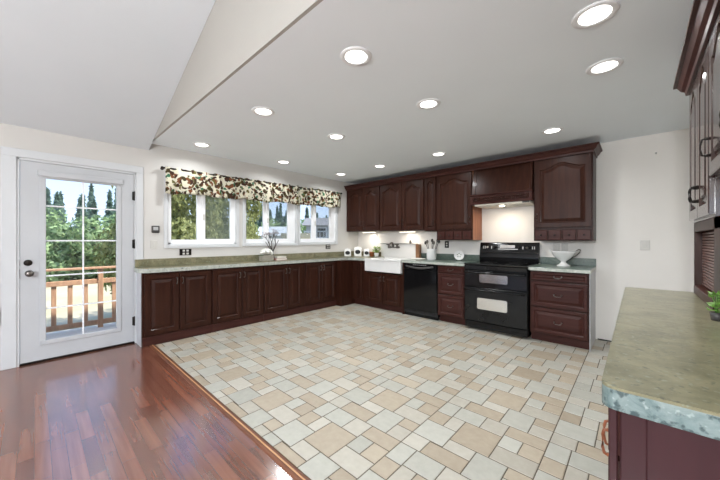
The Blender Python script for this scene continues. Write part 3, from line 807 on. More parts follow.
# ------------------------------------------------------------------ apron sink with high back
SX0, SX1, SY0 = -3.688, -2.888, 4.135
t = thing('apron_sink', 'white fireclay apron-front sink with a tall white back', 'sink', (SX0, SY0, 0))
w = SX1 - SX0; d = YB - 0.004 - SY0
bm = newbm()
zr, zb_ = 0.898, 0.676
box(bm, 0, w, 0, 0.03, zb_, zr, 0.006); box(bm, 0, w, d - 0.09, d, zb_, zr, 0.004)
box(bm, 0, 0.03, 0.02, d - 0.08, zb_, zr, 0.004); box(bm, w - 0.03, w, 0.02, d - 0.08, zb_, zr, 0.004); box(bm, 0.02, w - 0.02, 0.02, d - 0.08, zb_, zb_ + 0.03)
obj('basin', bm, M['sinkwhite'], t)
bm = newbm(); box(bm, 0.0, w + 0.0, -0.008, 0.038, zr - 0.022, zr + 0.004, 0.006, seg=2); obj('front_rim', bm, M['sinkwhite'], t)
bm = newbm(); box(bm, -0.085, w - 0.047, d - 0.045, d - 0.001, zr, 1.165, 0.006); obj('high_back', bm, M['sinkwhite'], t)
bm = newbm(); box(bm, -0.09, w - 0.047, d - 0.075, d - 0.001, 1.166, 1.180, 0.003); sh = obj('top_ledge', bm, M['steel'], t)
bm = newbm(); lathe(bm, [(0.035, 0), (0.035, 0.003), (0, 0.003)], (w / 2, d / 2 - 0.03, zb_ + 0.03), 16); obj('drain', bm, M['steel'], t)
# faucet
yb = SY0 + d - 0.045
t = thing('faucet', 'wall-mounted pewter bridge faucet with two handles above the white sink', 'faucet', (-3.44, yb, 1.105))
bm = newbm(); tube(bm, [(-0.10, -0.05, 0), (0.10, -0.05, 0)], 0.014, 10)
for s in (-0.10, 0.10):
    tube(bm, [(s, 0, 0), (s, -0.05, 0)], 0.012, 10); lathe(bm, [(0.024, 0), (0.022, -0.010), (0.012, -0.012)], (s, 0, 0), 14, 'Y')
obj('bridge', bm, M['pewter'], t)
bm = newbm()
tube(bm, [(0, -0.05, 0), (0, -0.055, 0.05), (0, -0.08, 0.085), (0, -0.13, 0.075), (0, -0.17, 0.03), (0, -0.178, -0.01)], [0.020, 0.019, 0.017, 0.016, 0.015, 0.016], 10); obj('spout', bm, M['pewter'], t)
for s in (-0.10, 0.10):
    bm = newbm(); tube(bm, [(s, -0.05, -0.02), (s, -0.062, 0.05)], 0.018, 8); tube(bm, [(s - 0.045, -0.064, 0.054), (s + 0.045, -0.064, 0.054)], 0.010, 8); tube(bm, [(s, -0.100, 0.054), (s, -0.030, 0.054)], 0.010, 8); obj('handle', bm, M['pewter'], t)
bm = newbm(); tube(bm, [(0.05, 0.0, 0.05), (0.05, -0.03, 0.05)], 0.006, 8); tube(bm, [(-0.04, -0.012, 0.05), (0.07, -0.03, 0.05)], 0.005, 8); obj('brace', bm, M['pewter'], t)
bm = newbm(); lathe(bm, [(0.020, 0), (0.022, 0.02), (0.016, 0.045), (0.008, 0.055), (0.009, 0.066), (0, 0.068)], (-3.085, YB - 0.045, 1.180), 14)
tag(obj('soap_bottle', bm, M['darkplast']), 'tiny dark bottle on the ledge atop the white sink back', 'bottle')

# ------------------------------------------------------------------ upper cabinets on the cooking wall
YU = 4.42
DU = YB - YU - 0.004
ZTU = 2.285
def uppers(label, x0, x1, z0, doors, drawers=None, side=None, group='cherry wall cabinets'):
    fr = []
    w = x1 - x0
    zd = z0 + 0.012
    if drawers:
        n = drawers; zd = z0 + 0.168
        for k in range(n):
            a = 0.012 + (w - 0.024) * k / n; b = 0.012 + (w - 0.024) * (k + 1) / n
            fr.append(dict(k='box', x0=a + 0.007, x1=b - 0.007, z0=z0 + 0.014, z1=z0 + 0.135, h=((a + b) / 2, z0 + 0.076)))
    for (a, b, hs) in doors:
        hx = (b - x0 - 0.028) if hs > 0 else (a - x0 + 0.028)
        fr.append(dict(k='door', x0=a - x0, x1=b - x0, z0=zd, z1=ZTU - 0.028, arch=min(0.062, (b - a) * 0.14), fr=0.06 if b - a > 0.3 else 0.045, h=(hx, zd + 0.14)))
    c = cabinet('wall_cabinet', label, 'cabinet', (x0, YU, 0), 0, w, DU, z0, ZTU, fr, group=group, pullm=M['bronze'])
    return c
uppers('two-door cherry wall cabinet in the corner beside the third window', XW + 0.004, -3.548, 1.415, [(-4.425, -3.975, 1), (-3.970, -3.560, -1)])
uppers('two-door cherry wall cabinet above the right half of the sink', -3.546, -2.600, 1.405, [(-3.538, -3.058, 1), (-3.052, -2.612, -1)])
uppers('narrow single-door cherry wall cabinet left of the one with four small drawers', -2.598, -2.378, 1.385, [(-2.590, -2.388, 1)])
u4 = uppers('cherry wall cabinet with four small drawers, left of the range hood', -2.376, -1.790, 1.238, [(-2.366, -1.800, 1)], 4)
bm = newbm(); box(bm, -1.790 + 2.376, -1.786 + 2.376, 0.004, DU, 1.240, ZTU); sp = obj('side_panel', bm, M['cherry_hood_lit'], u4); sp['label'] = 'reddish wood side panel coloured as lit by the hood'
uppers('cherry wall cabinet with four small drawers, right of the range hood', -0.985, -0.372, 1.228, [(-0.975, -0.384, -1)], 4)

# hood
hx0, hx1 = -1.784, -0.988
t = thing('range_hood', 'cherry canopy range hood with a carved band above the black range', 'hood', (hx0, 0, 0))
w = hx1 - hx0
bm = newbm(); prism(bm, [(4.425, 2.285), (4.345, 1.885), (YB - 0.004, 1.885), (YB - 0.004, 2.285)], 0.008, w - 0.008, 'X'); obj('canopy', bm, M['cherry'], t)
bm = newbm(); prism(bm, [(4.417, 2.270), (4.345 - 0.004, 1.905), (4.345 + 0.02, 1.905), (4.435, 2.270)], 0.03, 0.06, 'X'); obj('canopy_stile', bm, M['cherry'], t); bm = newbm(); prism(bm, [(4.417, 2.270), (4.341, 1.905), (4.365, 1.905), (4.435, 2.270)], w - 0.06, w - 0.03, 'X'); obj('canopy_stile', bm, M['cherry'], t)
bm = newbm(); box(bm, 0.0, w, 4.318, YB - 0.004, 1.768, 1.868, 0.003); bd = obj('carved_band', bm, M['cherry_h'], t)
bm = newbm(); box(bm, -0.006, w + 0.006, 4.300, 4.40, 1.868, 1.890, 0.006); box(bm, -0.006, w + 0.006, 4.305, 4.40, 1.748, 1.768, 0.006); obj('band_moulding', bm, M['cherry_h'], t)
bm = newbm()
for k in range(13):
    cx_ = 0.055 + k * (w - 0.11) / 12
    for q in range(4):
        a = PI / 4 + q * PI / 2
        ball(bm, (cx_ + 0.018 * math.cos(a), 4.312, 1.818 + 0.022 * math.sin(a)), 0.014, 1.0, 0.9, 1.0, 8, 5)
    ball(bm, (cx_, 4.308, 1.818), 0.010, 1, 1, 1, 8, 5)
obj('carved_rosettes', bm, M['cherry'], bd)
bm = newbm(); box(bm, 0.06, w - 0.02, 4.325, YB - 0.02, 1.722, 1.767, 0.004); ins = obj('vent_insert', bm, M['hoodmetal'], t)
bm = newbm(); box(bm, w - 0.11, w - 0.025, 4.318, 4.33, 1.728, 1.756, 0.002); obj('switch_panel', bm, M['darkplast'], ins)
bm = newbm(); lathe(bm, [(0.0, 1.706), (0.030, 1.710), (0.036, 1.722)], (w / 2, 4.44, 0), 16); obj('lamp_lens', bm, M['bulb'], ins)
lamp('hood_lamp_light', 'AREA', (w / 2, 4.47, 1.700), 2.6, (1, 0.88, 0.72), 0.07, t)

# crown moulding above the whole run
bm = newbm()
prof = [(0.0, 2.262), (-0.012, 2.262), (-0.014, 2.285), (-0.030, 2.300), (-0.046, 2.332), (-0.062, 2.338), (-0.062, 2.352), (0.0, 2.352)]
x_a, x_b = XW + 0.003, -0.372
L0 = []
ring0 = [bm.verts.new((x_a, YU - 0.022 + p[0], p[1])) for p in prof]
ring1 = [bm.verts.new((x_b - p[0], YU - 0.022 + p[0], p[1])) for p in prof]
ring2 = [bm.verts.new((x_b - p[0], YB - 0.004, p[1])) for p in prof]
n = len(prof)
for A, B in ((ring0, ring1), (ring1, ring2)):
    for k in range(n): bm.faces.new((A[k], A[(k + 1) % n], B[(k + 1) % n], B[k]))
bm.faces.new(ring0); bm.faces.new(ring2)
box(bm, x_a, x_b, YU - 0.02, YB - 0.004, 2.288, 2.345)
tag(obj('crown_moulding', bm, M['cherry_h']), 'dark cherry crown moulding along the tops of the cooking-wall cabinets', 'moulding')

# under-cabinet lamps
for (x, lab) in ((-3.98, 'slim lit strip under the corner wall cabinet'), (-3.06, 'slim lit strip under the wall cabinet above the sink')):
    t = thing('under_cabinet_lamp', lab, 'lamp', (x, 4.60, 1.38), 0, 'under-cabinet lamps')
    z = 1.4145 if x < -3.5 else 1.4045
    bm = newbm(); box(bm, -0.18, 0.18, -0.03, 0.03, z - 1.38 - 0.018, z - 1.38, 0.003); obj('housing', bm, M['plate'], t)
    bm = newbm(); box(bm, -0.16, 0.16, -0.018, 0.018, z - 1.38 - 0.021, z - 1.38 - 0.0175); obj('lens', bm, M['bulb'], t)
    lo = lamp('strip_light', 'AREA', (0, 0, -0.002), 1.1, (1, 0.92, 0.80), 0.2, t)

# ------------------------------------------------------------------ right-hand run
XRF = -0.028
ya, yb_ = 0.905, 2.775
n_u = 3
rl = ['cherry drawer-and-door base at the near end of the right-hand worktop', 'cherry drawer-and-door base in the middle of the right-hand worktop', 'cherry drawer-and-door base at the far end of the right-hand worktop']
for i in range(n_u):
    y0 = ya + (yb_ - ya) * i / n_u; y1 = ya + (yb_ - ya) * (i + 1) / n_u
    w = y1 - y0
    c = cabinet('base_cabinet', rl[i], 'cabinet', (XRF, y1, 0), -PI / 2, w, XR - XRF - 0.004, 0.1, 0.860,
        [dict(k='drawer', x0=0.012, x1=w - 0.004, z0=0.742, z1=0.852, fr=0.024, h=(w / 2, 0.80)),
         dict(k='door', x0=0.012, x1=w / 2 - 0.003, z0=0.115, z1=0.730, h=(w / 2 - 0.03, 0.62)),
         dict(k='door', x0=w / 2 + 0.003, x1=w - 0.004, z0=0.115, z1=0.730, h=(w / 2 + 0.03, 0.62))], plinth=(0.1, 0.06), pullm=M['copperwood'], group='base cabinets of the right-hand run', body_m=M['endpanel'])
    if i == 0:
        bm = newbm(); D_ = XR - XRF
        box(bm, w, w + 0.012, 0.0, 0.045, 0.0, 0.860, 0.003); box(bm, w, w + 0.012, D_ - 0.06, D_ - 0.006, 0.0, 0.860, 0.003); box(bm, w, w + 0.005, 0.04, D_ - 0.05, 0.0, 0.860)
        box(bm, w, w + 0.010, -0.019, -0.004, 0.10, 0.860, 0.002)
        sp = obj('end_panel', bm, M['endpanel'], c)

# wall cabinets over it
XUF = 0.262
def rcab(label, y0, y1, z0, splits, handles):
    w = y1 - y0
    fr = []
    xs = [0.006] + [y1 - s for s in splits] + [w - 0.006]
    for k in range(len(xs) - 1):
        a, b = xs[k] + 0.003, xs[k + 1] - 0.003
        h = handles[k]
        fr.append(dict(k='door', x0=a, x1=b, z0=z0 + 0.012, z1=2.165, arch=0.07, fr=0.055, h=((b - 0.028) if h > 0 else (a + 0.028), z0 + 0.14)))
    return cabinet('wall_cabinet', label, 'cabinet', (XUF, y1, 0), -PI / 2, w, XR - XUF - 0.004, z0, 2.185, fr, group='wall cabinets of the right-hand run', pullm=M['bronze'], body_m=M['cherry_gloss'], doorm=M['cherry_gloss'])
rcab('far two-door cherry wall cabinet above the tambour garage', 2.095, 2.790, 1.345, [2.44], [1, -1])
rcab('nearer cherry wall cabinet at the right edge with glossy arched doors', 1.20, 2.090, 1.515, [1.645], [-1, -1])
bm = newbm()
prof = [(0.0, 2.150), (-0.012, 2.150), (-0.016, 2.175), (-0.032, 2.190), (-0.048, 2.222), (-0.064, 2.228), (-0.064, 2.245), (0.0, 2.245)]
xf = XUF - 0.022
r0 = [bm.verts.new((xf + p[0], 1.20, p[1])) for p in prof]
r1 = [bm.verts.new((xf + p[0], 2.792 - p[0], p[1])) for p in prof]
r2 = [bm.verts.new((XR - 0.004, 2.792 - p[0], p[1])) for p in prof]
n = len(prof)
for A, B in ((r0, r1), (r1, r2)):
    for k in range(n): bm.faces.new((A[k], A[(k + 1) % n], B[(k + 1) % n], B[k]))
bm.faces.new(r0); bm.faces.new(r2)
box(bm, xf, XR - 0.004, 1.20, 2.792, 2.187, 2.24)
tag(obj('crown_moulding', bm, M['cherry_h']), 'dark cherry crown moulding along the wall cabinets at the right edge', 'moulding')
# appliance garage with tambour
t = thing('appliance_garage', 'cherry appliance garage with a slatted tambour door standing on the right worktop', 'cabinet', (XUF, 2.79, ZT))
zt = 1.343 - ZT
bm = newbm()
def gb(y0, y1, x0, x1, z0, z1, bev=0.002): box(bm, x0 - XUF, x1 - XUF, y0 - 2.79, y1 - 2.79, z0, z1, bev)
gb(2.76, 2.79, XUF, XR - 0.004, 0, zt); gb(1.985, 2.13, XUF, XR - 0.004, 0, zt); gb(2.13, 2.76, XUF + 0.22, XR - 0.004, 0, zt)
gb(1.985, 2.79, XUF, XUF + 0.22, zt - 0.055, zt)
obj('body', bm, M['cherry'], t)
bm = newbm()
ns = 20
for k in range(ns):
    z0_ = 0.052 + k * (zt - 0.11) / ns
    gb(2.13, 2.76, XUF + 0.030, XUF + 0.042, z0_, z0_ + (zt - 0.11) / ns - 0.003, 0.004)
obj('tambour_door', bm, M['tambour'], t)
bm = newbm(); gb(2.13, 2.76, XUF - 0.004, XUF + 0.05, 0.0, 0.048, 0.003); obj('bottom_rail', bm, M['cherry_h'], t)
# plant by the garage
def potted_plant(name, label, loc, potprof, potm, n, spread, h, leafm, seed, ls=0.035):
    r = random.Random(seed)
    t = thing(name, label, 'plant', loc)
    bm = newbm(); lathe(bm, potprof, (0, 0, 0), 18); obj('pot', bm, potm, t)
    bm = newbm(); top = potprof[-1][1]
    for k in range(n):
        a = r.uniform(0, 2 * PI); s = r.uniform(0.2, 1) * spread; z = top + r.uniform(0.1, 1) * h
        c = Vector((s * math.cos(a), s * math.sin(a), z))
        u = Vector((math.cos(a), math.sin(a), r.uniform(-0.3, 0.9))).normalized(); v = u.cross(Vector((0, 0, 1))).normalized()
        nrm = u.cross(v); L_ = ls * r.uniform(0.7, 1.3)
        pts = [c - u * L_, c - u * L_ * 0.2 + v * L_ * 0.45 + nrm * 0.006, c + u * L_, c - u * L_ * 0.2 - v * L_ * 0.45 + nrm * 0.006]
        vs = [bm.verts.new(p) for p in pts]; bm.faces.new((vs[0], vs[1], vs[2])); bm.faces.new((vs[0], vs[2], vs[3]))
    obj('foliage', bm, leafm, t)
    bm = newbm()
    for k in range(5):
        a = r.uniform(0, 2 * PI); tube(bm, [(0, 0, top * 0.8), (spread * 0.3 * math.cos(a), spread * 0.3 * math.sin(a), top + h * 0.5), (spread * 0.6 * math.cos(a), spread * 0.6 * math.sin(a), top + h * 0.85)], 0.0025, 5)
    obj('stems', bm, M['leafdark'], t)
    return t
potted_plant('potted_plant', 'small bright green plant on the right worktop beside the garage', (0.236, 1.87, ZT), [(0.014, 0), (0.018, 0.032), (0.015, 0.032)], M['darkplast'], 34, 0.026, 0.085, M['leafgreen'], 5, 0.015)

# ------------------------------------------------------------------ counter objects
def canister(label, loc, rz, s, h):
    t = thing('canister', label, 'canister', loc, rz, 'white canisters in the corner')
    bm = newbm(); box(bm, -s / 2, s / 2, -s / 2, s / 2, 0, h * 0.84, 0.012, seg=2); obj('body', bm, M['ceramic'], t)
    bm = newbm(); box(bm, -s * 0.46, s * 0.46, -s * 0.46, s * 0.46, h * 0.84, h * 0.93, 0.008); ld = obj('lid', bm, M['ceramic'], t)
    bm = newbm(); lathe(bm, [(0.010, h * 0.93), (0.014, h * 0.97), (0.008, h), (0, h)], (0, 0, 0), 12); obj('lid_knob', bm, M['ceramic'], ld)
    bm = newbm(); lathe(bm, [(s * 0.36, 0), (s * 0.36, -0.004), (s * 0.33, -0.006), (0, -0.006)], (0, -s / 2, 0), 24, 'Y'); bmesh.ops.scale(bm, vec=(1, 1, 0.80), verts=bm.verts); bmesh.ops.translate(bm, vec=(0, 0, h * 0.44), verts=bm.verts); p_ = obj('oval_badge', bm, M['dark'], t); p_['label'] = 'dark oval badge'
CZ = ZT
canister('left one of the three white square canisters with dark ovals, by the window wall', (-4.315, 4.325, CZ), 0.75, 0.135, 0.165)
canister('middle and tallest of the three white square canisters with dark ovals', (-4.200, 4.505, CZ), 0.70, 0.150, 0.200)
canister('right one of the three white canisters with dark ovals, beside the terracotta pot', (-4.050, 4.610, CZ), 0.65, 0.120, 0.155)
# terracotta pot and green plant at the sink
bm = newbm(); lathe(bm, [(0.035, 0), (0.048, 0.075), (0.052, 0.075), (0.052, 0.092), (0.044, 0.092), (0.040, 0.07), (0, 0.07)], (-3.91, 4.60, CZ), 20)
tag(obj('terracotta_pot', bm, M['terracotta']), 'small terracotta pot between the white canisters and the leafy plant', 'pot')
potted_plant('potted_plant', 'leafy light green plant in a white pot at the left of the sink', (-3.775, 4.59, CZ), [(0.035, 0), (0.045, 0.075), (0.040, 0.075)], M['ceramic'], 80, 0.085, 0.12, M['leaf'], 9, 0.036)
# board upright at the sink back
bm = newbm(); box(bm, -2.931, -2.860, 4.665, 4.750, 0.9125, 1.165, 0.006)
tag(obj('wooden_block', bm, M['boardwood']), 'upright brown wooden block against the wall at the right end of the sink', 'block')
bm = newbm(); box(bm, -2.865, -2.66, 4.42, 4.58, CZ, CZ + 0.014, 0.004)
tag(obj('tray', bm, M['paper']), 'small flat pale tray on the worktop between sink and utensil crock', 'tray')
# utensil crock
t = thing('utensil_crock', 'white cylindrical crock on the worktop above the dishwasher', 'crock', (-2.545, 4.55, CZ))
bm = newbm(); lathe(bm, [(0.0, 0.0), (0.074, 0.0), (0.079, 0.006), (0.079, 0.172), (0.081, 0.18), (0.075, 0.18), (0.073, 0.02), (0, 0.02)], (0, 0, 0), 28); obj('body', bm, M['ceramic'], t)
ru = random.Random(4)
ul = [('slotted spoon leaning left', -0.055, 0.02, -0.10), ('whisk leaning left of centre', -0.03, -0.02, -0.05), ('upright ladle in the centre', 0.0, 0.02, 0.0), ('spatula leaning right of centre', 0.02, -0.02, 0.05), ('long spoon leaning far right', 0.045, 0.015, 0.115), ('spoon at the back right', 0.03, 0.04, 0.08)]
for i, (lab, ax, ay, tx) in enumerate(ul):
    t = thing('utensil', 'dark kitchen utensil in the white crock, ' + lab, 'utensil', (-2.545, 4.55, CZ + 0.025), 0, 'utensils in the crock')
    bx, by = ax * 0.5, ay * 0.5
    top = Vector((ax + tx * 0.6, ay * 1.2, 0.235 + 0.02 * (i % 3)))
    bm = newbm(); tube(bm, [(bx, by, 0), tuple(top)], 0.005, 6); obj('handle', bm, M['darkplast'], t)
    bm = newbm(); ball(bm, tuple(top + Vector((tx * 0.12, 0, 0.02))), 0.024, 1.0, 0.4, 1.25, 10, 7); obj('head', bm, M['pewter'] if i % 2 else M['darkplast'], t)
# round white plate / dish standing
t = thing('round_dish', 'small round white dish standing upright on the worktop left of the range', 'dish', (-2.06, 4.55, CZ), 0.42)
bm = newbm(); lathe(bm, [(0, 0.012), (0.05, 0.012), (0.072, 0.0), (0.076, -0.002), (0.070, 0.014), (0.05, 0.022), (0, 0.022)], (0, 0, 0.088), 28, 'Y'); obj('plate', bm, M['ceramic'], t)
bm = newbm()
for a in range(5):
    q = a * 2 * PI / 5 + 0.3; ball(bm, (0.028 * math.cos(q), 0.0105, 0.088 + 0.028 * math.sin(q)), 0.008, 1.2, 0.3, 0.8, 8, 5)
obj('leaf_motif', bm, M['lv_fir'] if False else M['leafdark'], t)
bm = newbm()
for s in (-0.035, 0.035): tube(bm, [(s, -0.03, 0.004), (s, -0.008, 0.016), (s, 0.06, 0.004)], 0.004, 6); tube(bm, [(s, 0.02, 0.010), (s * 0.5, 0.035, 0.10)], 0.003, 6)
obj('stand', bm, M['darkplast'], t)
# footed bowl
t = thing('footed_bowl', 'white footed bowl with a curled side handle on the worktop right of the range', 'bowl', (-0.675, 4.50, CZ))
bm = newbm(); lathe(bm, [(0, 0), (0.070, 0.0), (0.072, 0.010), (0.045, 0.028), (0.026, 0.050), (0.030, 0.066), (0.065, 0.090), (0.105, 0.130), (0.125, 0.172), (0.135, 0.186), (0.128, 0.186), (0.112, 0.160), (0.09, 0.125), (0.05, 0.095), (0, 0.085)], (0, 0, 0), 32); obj('bowl', bm, M['ceramic'], t)
bm = newbm(); tube(bm, [(0.080, 0.03, 0.105), (0.118, 0.045, 0.128), (0.158, 0.055, 0.172), (0.168, 0.058, 0.205), (0.150, 0.052, 0.212), (0.120, 0.045, 0.188)], [0.006, 0.007, 0.008, 0.008, 0.007, 0.005], 8); obj('handle', bm, M['pewter'], t)
bm = newbm(); tube(bm, [(-0.124, -0.02, 0.168), (-0.150, -0.03, 0.190), (-0.145, -0.03, 0.203), (-0.128, -0.025, 0.188)], 0.006, 8); obj('lip', bm, M['ceramic'], t)
# flower trough, twig vase, book on window counter
FX = -4.315
t = thing('flower_trough', 'weathered grey trough of white hydrangea flowers below the middle window', 'flowers', (FX, 2.50, CZ), PI / 2)
bm = newbm(); box(bm, -0.10, 0.10, -0.055, 0.055, 0, 0.085, 0.004); obj('trough', bm, M['trough'], t)
bm = newbm(); rf = random.Random(2)
for k in range(46):
    a = rf.uniform(0, 2 * PI); s = rf.uniform(0, 1) ** 0.5
    ball(bm, (0.095 * s * math.cos(a), 0.06 * s * math.sin(a), 0.105 + 0.065 * math.sqrt(max(0, 1 - s * s)) + rf.uniform(-0.01, 0.01)), 0.022, 1, 1, 0.8, 7, 5)
obj('blooms', bm, M['petal'], t)
bm = newbm()
for k in range(14):
    a = rf.uniform(0, 2 * PI); c = Vector((0.10 * math.cos(a), 0.06 * math.sin(a), 0.095)); u = Vector((math.cos(a), math.sin(a), -0.2)); v = Vector((-u.y, u.x, 0)) * 0.5
    vs = [bm.verts.new(p) for p in (c - u * 0.02, c + v * 0.03, c + u * 0.03, c - v * 0.03)]; bm.faces.new(vs)
obj('leaves', bm, M['leafdark'], t)
t = thing('twig_arrangement', 'dark branching twigs with tiny blossoms in a slim vase behind the white flowers', 'twigs', (-4.365, 2.635, CZ), PI / 2)
bm = newbm(); lathe(bm, [(0, 0), (0.03, 0), (0.034, 0.05), (0.018, 0.12), (0.022, 0.15), (0.017, 0.15)], (0, 0, 0), 16); obj('vase', bm, M['darkplast'], t)
bm = newbm(); bm2 = newbm(); rb = random.Random(12)
def branch(p, d, L_, r, depth):
    q = p + d * L_
    q.y = max(min(q.y, 0.05), -0.12)
    tube(bm, [tuple(p), tuple((p + q) / 2 + Vector((rb.uniform(-.008, .008), 0, rb.uniform(-.008, .008)))), tuple(q)], [r, r * 0.85, r * 0.7], 6)
    if depth == 0:
        for k in range(3): ball(bm2, tuple(q + Vector((rb.uniform(-.02, .02), rb.uniform(-.012, .012), rb.uniform(-.018, .018)))), rb.uniform(0.006, 0.012), 1, 1, 0.8, 6, 4)
        return
    for k in range(3 if depth < 2 else 2):
        nd = (d + Vector((rb.uniform(-.75, .75), rb.uniform(-.25, .15), rb.uniform(-.25, .35)))).normalized()
        branch(q, nd, L_ * rb.uniform(0.6, 0.85), r * 0.66, depth - 1)
for dx in (-0.45, -0.1, 0.4): branch(Vector((0, 0, 0.13)), Vector((dx, -0.05, 1)).normalized(), 0.15, 0.0085, 2)
for q0, q1 in (((-0.01, 0, 0.14), (-0.14, -0.03, 0.30)), ((0.01, 0, 0.14), (0.10, -0.03, 0.33))): tube(bm, [q0, q1], [0.007, 0.004], 6)
obj('branches', bm, M['twig'], t); obj('blossoms', bm2, M['blossom'], t)
for (z0, z1, dy_, m_, lab, nm) in ((0, 0.032, 0.0, 'pinkbox', 'faded pink book lying on the worktop right of the white flowers', 'book'), (0.033, 0.062, 0.005, 'paper', 'small pale book on top of the faded pink book', 'book')):
    t = thing(nm, lab, 'book', (FX, 2.735 + dy_, CZ + z0), PI / 2)
    wd = 0.105 if z0 == 0 else 0.085
    bm = newbm(); box(bm, -wd, wd, -0.07, 0.07, 0, 0.004); box(bm, -wd, wd, -0.07, 0.07, z1 - z0 - 0.004, z1 - z0); box(bm, -wd, -wd + 0.004, -0.07, 0.07, 0, z1 - z0); obj('cover', bm, M[m_], t)
    bm = newbm(); box(bm, -wd + 0.004, wd - 0.004, -0.066, 0.066, 0.004, z1 - z0 - 0.004); obj('pages', bm, M['paper'], t)

# ------------------------------------------------------------------ wall fittings
def wall_plate(name, label, cat, loc, rz, w, h, pm, sm, n=1, kind='outlet'):
    t = thing(name, label, cat, loc, rz)
    bm = newbm(); box(bm, -w / 2, w / 2, -0.006, 0, -h / 2, h / 2, 0.003); obj('cover_plate', bm, pm, t)
    for k in range(n):
        x = (k - (n - 1) / 2) * 0.046
        bm = newbm()
        if kind == 'outlet':
            for s in (-0.02, 0.02): box(bm, x - 0.014, x + 0.014, -0.009, -0.006, s - 0.013, s + 0.013, 0.002)
            obj('socket', bm, sm, t)
        else:
            box(bm, x - 0.012, x + 0.012, -0.010, -0.006, -0.028, 0.028, 0.002); obj('rocker', bm, sm, t)
R90 = PI / 2
wall_plate('wall_outlet', 'dark wide outlet with pale sockets below the first window', 'outlet', (XW + 0.0005, 1.375, 1.078), R90, 0.145, 0.085, M['bronze'], M['plate'], 2)
wall_plate('wall_outlet', 'dark outlet with a pale socket below the third window', 'outlet', (XW + 0.0005, 3.90, 1.110), R90, 0.12, 0.085, M['bronze'], M['plate'], 2)
wall_plate('wall_outlet', 'dark outlet with pale sockets under the small drawers left of the range', 'outlet', (-2.378, YB - 0.0005, 1.165), 0, 0.075, 0.115, M['bronze'], M['plate'], 1)
wall_plate('wall_outlet', 'white outlet plate on the wall just left of centre behind the footed bowl', 'outlet', (-0.795, YB - 0.0005, 1.140), 0, 0.075, 0.115, M['plate'], M['plate'], 1)
wall_plate('light_switch', 'white switch plate beside the outlet behind the footed bowl', 'switch', (-0.700, YB - 0.0005, 1.140), 0, 0.075, 0.115, M['plate'], M['plate'], 1, 'sw')
wall_plate('light_switch', 'white switch plate alone on the bare wall right of the range side', 'switch', (0.070, YB - 0.0005, 1.180), 0, 0.085, 0.115, M['plate'], M['plate'], 1, 'sw')
wall_plate('light_switch', 'white switch plate under the dark thermostat beside the door', 'switch', (XW + 0.0005, 1.015, 1.185), R90, 0.07, 0.10, M['plate'], M['plate'], 1, 'sw')
t = thing('thermostat', 'small dark square thermostat on the wall between door and first window', 'thermostat', (XW + 0.0005, 1.032, 1.374), R90)
bm = newbm(); box(bm, -0.042, 0.042, -0.022, 0, -0.045, 0.045, 0.008, seg=2); obj('body', bm, M['darkplast'], t)
bm = newbm(); box(bm, -0.026, 0.026, -0.024, -0.021, -0.012, 0.028, 0.002); obj('display', bm, M['greymark'], t)
bm = newbm(); lathe(bm, [(0.010, 0), (0.010, -0.004), (0.004, -0.016), (0.006, -0.020), (0, -0.021)], (0.16, YB, 2.222), 10, 'Y')
tag(obj('wall_hook', bm, M['steel']), 'tiny metal hook high on the bare wall at the right', 'hook')
t = thing('plug_in_device', 'white rounded plug-in device low on the wall left of the glazed door', 'device', (XW + 0.0005, -0.262, 0.515), R90)
bm = newbm(); box(bm, -0.06, 0.045, -0.035, 0, -0.085, 0.085, 0.018, seg=3); obj('case', bm, M['plate'], t)
bm = newbm(); box(bm, -0.045, 0.022, -0.038, -0.034, -0.05, 0.055, 0.003); obj('grille', bm, M['greymark'], t)

# ------------------------------------------------------------------ valance and rod
t = thing('valance', 'floral print valance gathered on a rod across the three windows', 'valance', (XW, 1.12, 0))
bm = newbm()
ny, nz = 260, 12
Lv = 4.185 - 1.125
vv = []
rv = random.Random(21)
ph = [rv.uniform(0, 6.28) for _ in range(6)]
for i in range(ny + 1):
    s = i / ny; y = s * Lv
    zt_ = 2.166 + 0.030 * s + 0.006 * math.sin(y * 41 + ph[0]) + 0.004 * math.sin(y * 67 + ph[1])
    zb_ = 1.838 + 0.045 * s + 0.010 * math.sin(y * 9.5 + ph[2]) + 0.006 * math.sin(y * 23 + ph[3])
    row = []
    for j in range(nz + 1):
        u = j / nz
        amp = 0.008 + 0.014 * u
        x = 0.070 + amp * math.sin(y * 38 + ph[4] + 0.5 * math.sin(y * 5)) + amp * 0.5 * math.sin(y * 61 + ph[5]) + 0.012 * math.sin(PI * u)
        if u < 0.12: x += 0.004
        row.append(bm.verts.new((x, y, zt_ + (zb_ - zt_) * u)))
    vv.append(row)
for i in range(ny):
    for j in range(nz):
        f_ = bm.faces.new((vv[i][j], vv[i + 1][j], vv[i + 1][j + 1], vv[i][j + 1])); f_.smooth = True
cl = obj('cloth', bm, M['floral'], t)
sm_ = cl.modifiers.new('thick', 'SOLIDIFY'); sm_.thickness = 0.003
bm = newbm(); tube(bm, [(0.068, -0.03, 2.150), (0.068, Lv + 0.025, 2.178)], 0.011, 10)
for (y, z) in ((-0.03, 2.150), (Lv + 0.025, 2.178)): ball(bm, (0.068, y, z), 0.018)
obj('rod', bm, M['bronze'], t)
for (y, z) in ((-0.015, 2.150), (Lv + 0.01, 2.178)):
    bm = newbm(); tube(bm, [(0.0, y, z), (0.068, y, z)], 0.007, 8); lathe(bm, [(0.02, 0.0), (0.02, 0.006), (0, 0.006)], (0, y, z), 12, 'X'); obj('bracket', bm, M['bronze'], t)

